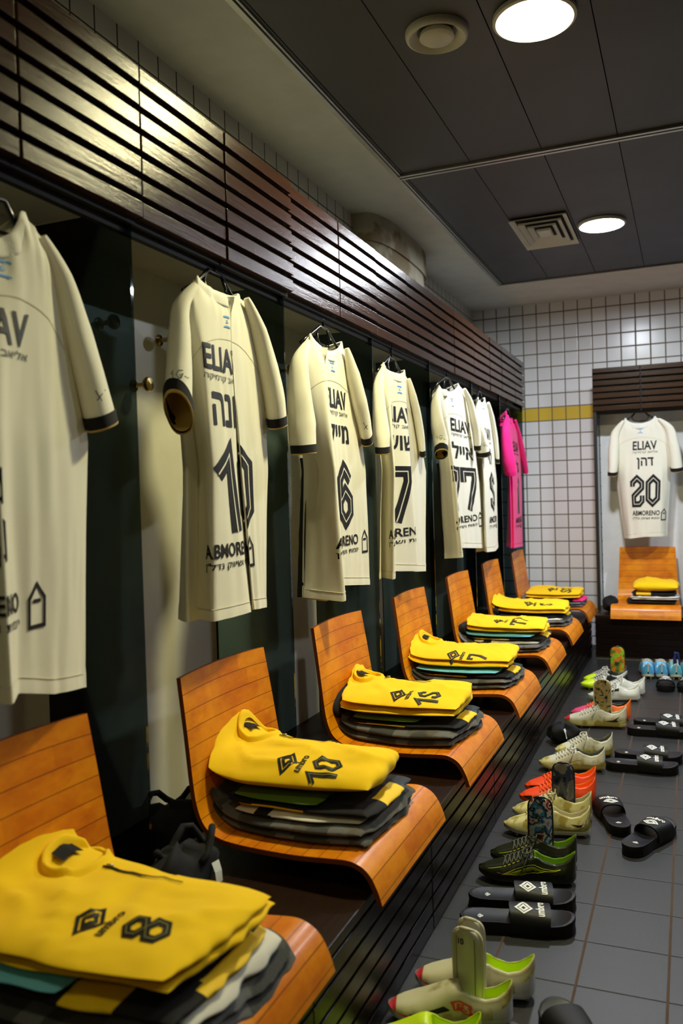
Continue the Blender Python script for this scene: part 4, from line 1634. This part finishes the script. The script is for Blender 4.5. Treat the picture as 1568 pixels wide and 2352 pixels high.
class Boot:
    def __init__(s, heel, toe, L=None, hs=1.0, lo=.42):
        s.h = Vector((heel[0], heel[1], 0))
        s.d = Vector((toe[0] - heel[0], toe[1] - heel[1], 0))
        s.L = s.d.length
        s.d.normalize()
        s.n = Vector((-s.d.y, s.d.x, 0))
        s.hs, s.lo = hs, lo

    def z0(s, l):
        return .017 + .012 * max(0, (l - .72) / .28) ** 2 + .008 * max(0, (.10 - l) / .10) ** 2

    def P(s, l, a, off=0.0):
        w = interp(WX, WY, l) + off
        h = interp(HX, HY, l) * s.hs + off * .7
        z0 = s.z0(l)
        sg = 1 if a >= 0 else -1
        A = abs(a)
        ph = (1 - A) * PI / 2
        xc = w * max(0, math.cos(ph)) ** .62
        zc = z0 + (h - z0) * max(0, math.sin(ph)) ** .72
        if A >= .42:
            k = (1 - A) / .58
            xo = w * (1 + .10 * math.sin(PI * min(1, k * 1.2)) - .30 * k * k)
            zo = z0 + (h - z0) * k
        else:
            k = (.42 - A) / .42
            xo = (w * .70 - .004) * (1 - max(0, k - .7) / .3) if k > .02 else w * .70
            zo = h - (h - z0 - .02) * min(1, k * 1.5)
        b = min(1, max(0, (l - s.lo + .03) / .06))
        x, z = lerp(xo, xc, b), lerp(zo, zc, b)
        return s.h + s.d * (l * s.L) + s.n * (sg * x) + Vector((0, 0, z))


def boot(label, heel, toe, mats, matf, hs=1.0, laces='white_lace', lo=.42, decals=(), group=None, cat='boot', sole=None, studs=True):
    B = Boot(heel, toe, hs=hs, lo=lo)
    t = thing('football_boot', label, cat, B.h + B.d * (B.L * .5), group)
    NL, NA = 60, 44
    ls = []
    for i in range(NL + 1):
        q = i / NL
        ls.append(.5 - .5 * math.cos(PI * q) if True else q)
    mb = MB()
    rows = [[B.P(l, -1 + 2 * j / NA) for j in range(NA + 1)] for l in ls]
    mb.grid(rows)
    k = 0
    for i in range(NL):
        for j in range(NA):
            l = (ls[i] + ls[i + 1]) / 2
            a = -1 + 2 * (j + .5) / NA
            inner = abs(a) < .42 and l < B.lo - .01
            mb.mi[k] = matf(l, a, inner)
            k += 1
    mb.build('upper', mats, t, True)
    # outsole with studs
    so = MB()
    pl = [(l, interp(WX, WY, l) + .002) for l in ls]
    r0, r1, r2 = [], [], []
    ring = [(l, w_) for l, w_ in pl] + [(l, -w_) for l, w_ in reversed(pl)]
    for l, w_ in ring:
        p = B.h + B.d * (l * B.L) + B.n * w_
        r0.append(p * 1.0 + Vector((0, 0, B.z0(l) - .006)) + (B.h + B.d * (l * B.L) - p) * .06)
        r1.append(p + Vector((0, 0, B.z0(l) - .002)))
        r2.append(p + Vector((0, 0, B.z0(l) + .007)))
    so.grid([r0, r1, r2], closed=True)
    n = len(pl)
    N2 = len(ring)
    o = so.add(r0, [(i, i + 1, N2 - 2 - i, N2 - 1 - i) for i in range(n - 1)])
    if studs:
        for l, q in ((.07, .5), (.07, -.5), (.20, .55), (.20, -.55), (.58, .6), (.58, -.6), (.72, .62), (.72, -.62), (.85, .55), (.85, -.55)):
            p = B.h + B.d * (l * B.L) + B.n * (q * interp(WX, WY, l))
            so.lathe([(.0005, 0.0005), (.0042, .0005), (.0062, B.z0(l) - .003)], p, 10)
    so.build('outsole', sole or mats[-1], t, 50)
    if laces:
        lc = MB()
        pts = []
        for i in range(7):
            l = .45 + .045 * i
            s_ = 1 if i % 2 else -1
            for a in (-.42, -.28, -.14, 0, .14, .28, .42):
                pts.append(B.P(l + .02 * a * s_, a * s_, .0035))
        for i in range(7):
            l = .45 + .045 * i
            lc.tube([B.P(l + .022 * (a / .36), a, .0035) for a in (-.38, -.25, -.12, 0, .12, .25, .38)], .0020, 6)
            lc.tube([B.P(l - .022 * (a / .36), a, .0030) for a in (-.38, -.25, -.12, 0, .12, .25, .38)], .0020, 6)
        c = B.P(.45, 0, .008)
        for sg in (1, -1):
            lc.tube([c + B.n * (sg * .026 * math.sin(u) * (1 + .2 * sg)) + B.d * (.022 * (1 - math.cos(u)) * .6) + Vector((0, 0, .006 * math.sin(u) - abs(.010 * math.sin(u / 2)))) for u in [k * .45 for k in range(8)]], .0019, 6)
            lc.tube([c + B.n * (sg * .05 * u) + B.d * (.03 * u * u) + Vector((0, 0, .006 - .055 * u * u)) for u in (0, .25, .5, .75, 1)], .0019, 6)
        lc.build('laces', laces, t, True)
    for nm, polys, sg, m in decals:
        decal(nm, polys, lambda x, y: B.P(min(.99, max(.01, x)), sg * (1 - .62 * y), .0012), m, t, .03)
    return t, B


def slide(label, heel, toe, group, flip=1, z0=.0005, logo=True):
    """bath slide: foot-shaped bed, wide strap with a diamond logo"""
    h = Vector((heel[0], heel[1], z0))
    d = Vector((toe[0] - heel[0], toe[1] - heel[1], 0))
    L = d.length
    d.normalize()
    n = Vector((-d.y, d.x, 0))
    t = thing('slide_sandal', label, 'sandal', h + d * (L / 2), group)
    sx = [0, .01, .04, .10, .2, .35, .5, .65, .78, .9, .96, .99, 1]
    sy = [.004, .014, .026, .035, .038, .037, .040, .046, .048, .042, .030, .016, .004]
    NL = 48
    ls = [.5 - .5 * math.cos(PI * i / NL) for i in range(NL + 1)]

    def th(l):
        return .030 + .004 * (1 - l) + .010 * max(0, (l - .8) / .2) ** 2
    base, bed = MB(), MB()
    ring = [(l, interp(sx, sy, l)) for l in ls] + [(l, -interp(sx, sy, l)) for l in reversed(ls)]
    rr = []
    for fz, g in ((0, .985), (.12, 1.0), (.5, .985), (.88, 1.0), (1.0, .985), (1.0, .93)):
        rr.append([h + d * (.5 * L + (l - .5) * L * g) + n * (w_ * g) + Vector((0, 0, th(l) * fz)) for l, w_ in ring])
    base.grid(rr, closed=True)
    N2 = len(ring)
    base.add(rr[0], [(i, i + 1, N2 - 2 - i, N2 - 1 - i) for i in range(NL)])
    base.build('sole', 'black_rubber', t, 40)
    rows = []
    for l in ls:
        w_ = interp(sx, sy, l) * .93
        row = []
        for j in range(13):
            s_ = -1 + 2 * j / 12
            dish = .006 * (1 - s_ ** 2) * (1 - abs(2 * l - 1) ** 3)
            row.append(h + d * (.5 * L + (l - .5) * L * .93) + n * (w_ * s_) + Vector((0, 0, th(l) - dish)))
        rows.append(row)
    bed.grid(rows)
    bo = bed.build('footbed', 'foot_rubber', t, True)

    def strap(l, a, off=0.0):
        w_ = interp(sx, sy, l) + .001
        ph = a * PI / 2
        x = math.copysign(abs(math.sin(ph)) ** .75, ph) * (w_ + .003 + off)
        hz = .046 + .010 * (.76 - l) / .3 * 0 + .016 * (.8 - l)
        z = .012 + (hz + off) * max(0, math.cos(ph)) ** .62
        return h + d * (l * L) + n * x + Vector((0, 0, z))
    st = MB()
    la, lb = .44, .78
    for off, fl in ((.0, False), (-.0045, True)):
        st.grid([[strap(lerp(la, lb, i / 10) + .018 * (abs(a) - .5) * (1 if i < 5 else -1) * abs(i - 5) / 5, a, off) for a in [-1 + 2 * j / 28 for j in range(29)]] for i in range(11)], flip=fl)
    for i in (0, 10):
        e = [[strap(lerp(la, lb, i / 10) + .018 * (abs(a) - .5) * (1 if i < 5 else -1), a, off) for a in [-1 + 2 * j / 28 for j in range(29)]] for off in (0, -.0045)]
        st.grid(e)
    so = st.build('strap', 'black_rubber', t, 45)
    if logo:
        wd = .052
        mp = lambda x, y: strap(x, y, .0012)
        # x along the length, a across; reading direction runs across the foot
        tr = lambda PL, cx, cy, s1, s2: [([(cx - b * s1 * flip, cy + a * s2 * flip) for a, b in vs], fs) for vs, fs in PL]
        decal('strap_logo', tr(diamond2d(), .555, -.13 if flip > 0 else 0, .24, .58), mp, 'print_white', so, .02)
        tv, tf = text2d('umbro', .03)
        decal('strap_brand_print', tr([([(a - .5, b - .5) for a, b in tv], tf)], .695, -.13 if flip > 0 else 0, .075, .66), mp, 'print_white', so, .02)
        fb = lambda x, y: h + d * (x * L) + n * y + Vector((0, 0, th(x) - .0035))
        tr2 = lambda PL, cx, cy, s1, s2: [([(cx - b * s1 * flip, cy + a * s2 * flip) for a, b in vs], fs) for vs, fs in PL]
        decal('footbed_logo', tr2(diamond2d(), .17, 0, .12, .024), fb, 'print_white', bo, .02)
        decal('footbed_print', tr2([([(a - .5, b - .5) for a, b in tv], tf)], .105, 0, .020, .024), fb, 'print_white', bo, .02)
    return t


def guard(label, pos, face, wdt, hgt, mat, z0=.03, lean=.12, rim='cream_rubber', dec=None):
    """curved shin guard standing in a boot"""
    f = Vector((math.cos(face), math.sin(face), 0))
    s_ = Vector((-f.y, f.x, 0))
    o = Vector((pos[0], pos[1], z0))
    t = thing('shin_guard', label, 'shin guard', o, 'shin guards left in the boots')

    def S(u, v, off=0.0):
        ww = wdt / 2 * (1 - .06 * abs(v - .55))
        vt = wdt * .40 / hgt
        if v > 1 - vt:
            ww *= .5 + .5 * max(0, 1 - ((v - 1 + vt) / vt) ** 2.2) ** .5
        a = u * 1.05
        return o + s_ * (math.sin(a) / math.sin(1.05) * ww) + f * ((math.cos(a) - .75) * wdt * .42 + off - lean * v * hgt) + Vector((0, 0, v * hgt + .010 * (1 - u * u) * v ** 3))
    b = MB()
    vs = [math.sin(PI / 2 * i / 24) for i in range(25)]
    us = [-1 + 2 * j / 16 for j in range(17)]
    fr = [[S(u, v, .003) for u in us] for v in vs]
    bk = [[S(u, v, -.003) for u in us] for v in vs]
    b.grid(fr)
    b.grid(bk, flip=True)
    b.build('shell', mat, t, True)
    e = [S(-1, v) for v in vs] + [S(u, 1) for u in us[1:-1]] + [S(1, v) for v in reversed(vs)]
    MB().tube(e, .0042, 8).build('padded_rim', rim, t, True)
    if dec:
        decal('handwritten_number', dec, lambda x, y: S(x, y, .0042), 'print', t, .05)
        for u in (-.55, .55):
            MB().tube([S(u, v, .003) for v in vs[:-7]], .0012, 6).build('groove', 'print_grey', t, True)
    return t


def mkp(n, c, rough=.4, coat=.2, **k):
    M[n] = plain(n, c, rough, coat=coat)


mkp('white_lace', (.62, .60, .52), .9, 0)
mkp('grey_lace', (.07, .07, .05), .9, 0)
mkp('cream_lace', (.55, .50, .32), .9, 0)
mkp('orange_lace', (.80, .10, .01), .9, 0)
mkp('cream_rubber', (.62, .58, .42), .5)
mkp('guard_white', (.60, .58, .46), .4)
mkp('neon_yellow', (.62, .82, .01), .45)
mkp('f_cream', (.52, .48, .30), .45)
mkp('f_red', (.60, .03, .04), .45)
mkp('f_white', (.55, .55, .52), .35)
mkp('b_green', (.013, .016, .005), .3)
mkp('b_greenlight', (.20, .36, .01), .4)
mkp('b_dark', (.012, .013, .009), .3)
mkp('line_yellow', (.75, .85, .02), .4)
mkp('line_pink', (.80, .22, .20), .4)
M['f_cream'] = fabric('stained_cream_boot', (.56, .52, .32), .42, 90, .15, 0, (.36, .32, .15), 12, bump=.1)
M['gold_stained'] = fabric('stained_gold_leather', (.60, .54, .24), .42, 90, .2, 0, (.34, .27, .06), 16, bump=.15)
M['white_stained'] = fabric('stained_white_leather', (.60, .58, .45), .42, 90, .12, 0, (.36, .31, .14), 10, bump=.15)
mkp('b_orange', (.90, .07, .01), .4)
mkp('b_orange2', (.95, .16, .01), .4)
mkp('b_pink', (.75, .08, .20), .4)
mkp('b_blue', (.10, .42, .68), .4)
mkp('b_teal', (.12, .46, .55), .4)
mkp('b_white', (.70, .70, .62), .35)
mkp('grey_liner', (.10, .10, .09), .8, 0)
M['pic_a'] = mk_multi('guard_picture', [(.02, .02, .02), (.35, .03, .02), (.62, .58, .50), (.03, .03, .04), (.05, .25, .60), (.60, .55, .48), (.5, .2, .3)], 26)
M['pic_b'] = mk_multi('dark_guard_picture', [(.01, .012, .02), (.03, .035, .06), (.16, .14, .12), (.01, .01, .012)], 14, .18)
M['pic_c'] = mk_multi('green_guard_picture', [(.02, .04, .01), (.10, .22, .02), (.75, .20, .01), (.30, .55, .03), (.02, .03, .01)], 18)
M['pic_gold'] = mk_multi('dotted_gold_guard', [(.02, .015, .005), (.30, .22, .08), (.36, .27, .10), (.05, .03, .01)], 40)
M['navy_strap'] = plain('navy_strap', (.01, .02, .10), .5)

GB = 'pairs of football boots along the bench'
GSL = 'pairs of black slides on the floor'
bar = lambda x0, x1, y0, y1, sk=0: ([(x0, y0), (x1, y0), (x1 + sk, y1), (x0 + sk, y1)], [(0, 1, 2, 3)])
swoosh = ([(.10, .62), (.16, .40), (.24, .34), (.42, .62), (.25, .48), (.17, .50)], [(0, 1, 4, 5), (1, 2, 3, 4)])

# cream, red and yellow laceless pair nearest the camera
mf = lambda l, a, i: 3 if i else (1 if (l > .93 or (l > .72 and abs(a) > .80)) else 2 if (l < .16 and abs(a) > .70) else 4 if (l < .10) else 0)
fm = ['f_cream', 'f_red', 'f_white', 'neon_yellow', 'gold_stained']
dec = [('side_stripe', [bar(.50, .66, .30, .52, .05)], 1, 'print'), ('side_stripe', [bar(.68, .80, .20, .40, .03)], 1, 'print'), ('side_panel', [bar(.30, .47, .28, .62, .03)], 1, 'f_red'),
       ('model_print', [([(.46 - .20 * x, .33 + .22 * y) for x, y in text2d('F50', .03)[0]], text2d('F50', .03)[1])], 1, 'f_cream')]
boot('cream laceless boot with red toe and number print, nearer one holding the white shin guards', (1.142, 1.745), (.884, 1.672), fm, mf, 1.0, None, .40, dec, GB, sole='f_white')
boot('cream laceless boot with red toe, farther one beside the white shin guards', (1.172, 1.850), (.905, 1.80), fm, mf, 1.05, None, .40, dec[:2], GB, sole='f_white')
num10 = [([(-.42 + .38 * x, .80 + .08 * y) for x, y in text2d('10', .03)[0]], text2d('10', .03)[1])]
guard('white shin guard with a handwritten ten, front one of two', (1.045, 1.738), -PI / 2 - .15, .068, .150, 'guard_white', .034, .0, dec=num10)
guard('white shin guard behind the one with the handwritten ten', (1.047, 1.762), -PI / 2 - .15, .060, .160, 'guard_white', .034, .0)
boot('neon yellow boot at the bottom edge of the picture', (1.108, 1.602), (.876, 1.530), ['neon_yellow', 'neon_yellow', 'b_dark'], lambda l, a, i: 0, 1.08, None, .40, (), GB, sole='b_dark')
slide('black slide mostly hidden at the bottom edge, right of the neon boot', (1.36, 1.56), (1.215, 1.80), GSL, logo=False)
slide('black slide with white logo, nearer one of the pair by the bench', (.932, 2.095), (1.222, 2.165), GSL)
slide('black slide with white logo, farther one of the pair by the bench', (.925, 2.215), (1.208, 2.285), GSL)
# dark green pair
gm = ['b_green', 'b_dark', 'b_greenlight', 'b_dark']
gf = lambda l, a, i: 2 if i else (1 if abs(a) > .86 or l < .03 else 0)
fl = [stroke2d([(.74, .30), (.62, .52), (.28, .60), (.16, .66)], .018)] + [stroke2d([(.74 - .03 * k, .30 + .02 * k), (.50 - .05 * k, .22 + .075 * k)], .012) for k in range(5)] + [stroke2d([(.74, .30), (.55, .16), (.44, .22), (.32, .48), (.16, .64)], .014)]
gd = [('side_flame', fl, 1, 'line_yellow'), ('side_flame_tip', [stroke2d([(.80, .44), (.74, .30), (.60, .17)], .014)], 1, 'line_pink'), ('toe_line', [stroke2d([(.90, .86), (.66, 1.0), (.56, 1.04)], .03)], 1, 'line_yellow')]
boot('dark green boot with neon side lines, nearer one of its pair', (1.190, 2.432), (.914, 2.385), gm, gf, 1.02, 'grey_lace', .42, gd, GB, sole='b_dark')
boot('dark green boot with neon lines, farther one holding the picture shin guard', (1.178, 2.552), (.925, 2.492), gm, gf, 1.04, 'grey_lace', .42, gd[2:], GB, sole='b_dark')
guard('shin guard with a colourful picture in the dark green boot', (1.075, 2.520), -PI / 2 + .1, .070, .165, 'pic_a', .036, .0, rim='b_dark')
# gold pair
om = ['gold_stained', 'gold_stained', 'cream_lace', 'gold_stained', 'cream_rubber']
of = lambda l, a, i: 2 if i else 0
boot('stained gold boot with black tick, nearer one of its pair', (1.192, 2.790), (.917, 2.730), om, of, 1.08, 'cream_lace', .42, [('tick', [([(.05 + .6 * (x - .1), y * .8 + .1) for x, y in swoosh[0]], swoosh[1])], 1, 'print'), ('heel_panel', [stroke2d([(.04, .80), (.10, .36), (.30, .28), (.50, .34)], .03)], 1, 'cream_lace')], GB)
boot('stained gold boot, farther one holding the dark shin guard', (1.182, 2.925), (.920, 2.860), om, of, 1.08, 'cream_lace', .42, (), GB)
guard('dark glossy shin guard with white arrow mark in the gold boot', (1.090, 2.905), -PI / 2 + .05, .072, .150, 'pic_b', .038, .0, rim='b_dark', dec=None)
# orange pair
rm = ['b_orange', 'b_dark', 'b_orange2', 'b_dark']
rf = lambda l, a, i: 2 if i else (1 if l > .86 and abs(a) > .55 else 0)
boot('bright orange boot with black toe, nearer one of its pair', (1.178, 3.085), (.918, 3.0), rm, rf, 1.05, 'orange_lace', .42, (), GB, sole='b_orange')
boot('bright orange boot, farther one of its pair', (1.168, 3.205), (.918, 3.11), rm, rf, 1.05, 'orange_lace', .42, (), GB, sole='b_orange')
slide('black slide lying loose, left one of the turned pair', (1.292, 2.800), (1.205, 3.075), GSL, -1)
slide('black slide lying loose, right one of the turned pair', (1.318, 2.655), (1.428, 2.920), GSL, -1)
# stained white pair with the black cap
wm = ['white_stained', 'gold_stained', 'grey_liner', 'cream_rubber']
wf = lambda l, a, i: 2 if i else (1 if l > .84 or abs(a) > .82 else 0)
boot('stained white boot with gold sole edge, nearer one by the black cap', (1.178, 3.462), (.922, 3.400), wm, wf, 1.05, 'white_lace', .42, [('tick', [([(x * 1.6 + .2, y * .8) for x, y in swoosh[0]], swoosh[1])], 1, 'gold_stained')], GB, sole='gold_stained')
boot('stained white boot, farther one by the black cap', (1.190, 3.665), (.96, 3.575), wm, wf, 1.1, 'white_lace', .42, (), GB, sole='gold_stained')
bag('black knitted cap with a small white mark standing against the bench', (.965, 3.79, 0.001), (.070, .050, .085), 21.0, 'cap', 'knitted_cap', strap=False, tagx=(.975, 3.738, .075))
slide('black slide with white logo, nearer one of the middle pair on the open floor', (1.176, 3.490), (1.456, 3.505), GSL)
slide('black slide with white logo, farther one of the middle pair on the open floor', (1.20, 3.625), (1.470, 3.645), GSL)
# white and orange mixed pair
pm_ = ['white_stained', 'f_red', 'cream_rubber', 'gold_stained']
pf = lambda l, a, i: 2 if i else (3 if abs(a) > .84 else 1 if (l > .90) else 0)
leap = [([(.34, .30), (.22, .44), (.10, .72), (.16, .46), (.13, .30)], [(0, 1, 3, 4), (1, 2, 3)])]
boot('white boot with dark leaping stripe, holding the dotted gold shin guard', (1.218, 4.110), (.930, 4.085), pm_, pf, 1.15, 'white_lace', .40, [('side_mark', leap, 1, 'print')], GB, sole='gold_stained')
boot('orange and pink boot behind the white boot with the leaping stripe', (1.228, 4.262), (.945, 4.215), ['b_orange2', 'b_pink', 'b_dark', 'b_orange'], lambda l, a, i: 2 if i else (1 if l > .62 else 0), 1.15, 'orange_lace', .42, (), GB, sole='b_orange')
guard('dotted gold shin guard standing in the white boot', (1.110, 4.105), -PI / 2 + .1, .078, .185, 'pic_gold', .034, .0)
slide('black slide with white logo, nearer one of the back pair cut by the right edge', (1.225, 4.015), (1.513, 4.040), GSL)
slide('black slide with white logo, farther one of the back pair cut by the right edge', (1.245, 4.150), (1.525, 4.175), GSL)
# white pair, neon pair
boot('clean white boot, nearer one beside the green picture shin guard', (1.250, 4.665), (.985, 4.600), ['b_white', 'print', 'b_white', 'b_white'], lambda l, a, i: 2 if i else (1 if .42 < l < .66 and .5 < abs(a) < .66 else 0), 1.0, 'white_lace', .42, (), GB)
boot('clean white boot, farther one beside the green picture shin guard', (1.268, 4.800), (1.01, 4.730), ['b_white', 'b_white'], lambda l, a, i: 0, 1.1, 'white_lace', .42, (), GB)
nm_ = ['b_dark', 'neon_yellow', 'b_white', 'b_dark']
nf = lambda l, a, i: 2 if i else (1 if l > .70 else 2 if .5 < l < .56 and abs(a) < .8 else 0)
boot('black boot with neon yellow toe, nearer one of its pair', (1.165, 4.975), (.918, 4.850), nm_, nf, 1.0, 'white_lace', .42, (), GB, sole='neon_yellow')
boot('black boot with neon yellow toe, farther one holding the green shin guard', (1.150, 5.105), (.918, 4.985), nm_, nf, 1.0, 'white_lace', .42, (), GB, sole='neon_yellow')
guard('green and orange picture shin guard in the neon toed boot', (1.105, 5.072), -PI / 2 + .2, .082, .170, 'pic_c', .034, .0, rim='b_green')
# blue boots seen from behind
bm_ = ['b_blue', 'b_pink', 'b_white', 'cream_rubber']
bf = lambda l, a, i: 2 if i else (1 if (.14 < l < .28 and .62 < a < .86) else 2 if l < .30 and .40 < abs(a) < .48 else 0)
for k, (x, lb) in enumerate(((1.268, 'leftmost'), (1.345, 'second along'), (1.425, 'third with navy strap'), (1.502, 'cut by right edge'))):
    boot('sky blue boot with pink spot, heel towards the camera, ' + lb, (x, 5.195 + .012 * k), (x - .022, 5.455 + .01 * k), ['b_blue' if k < 2 else 'b_teal'] + bm_[1:], bf, 1.05, 'white_lace', .42, (), GB, sole='cream_rubber')
t = thing('strap_band', 'navy strap standing up out of the third blue boot', 'strap', (1.42, 5.26, .05))
MB().tube([(1.418, 5.262, .05), (1.416, 5.264, .12), (1.420, 5.268, .155), (1.432, 5.27, .15), (1.442, 5.27, .10), (1.440, 5.266, .06)], [.012, .011, .010, .008, .006, .005], 10).build('band', 'navy_strap', t, True)
slide('black slide pointing at the camera, left of two by the blue boots', (1.368, 5.135), (1.372, 4.880), GSL, -1)
slide('black slide pointing at the camera, right of two by the blue boots', (1.482, 5.135), (1.480, 4.885), GSL, -1)
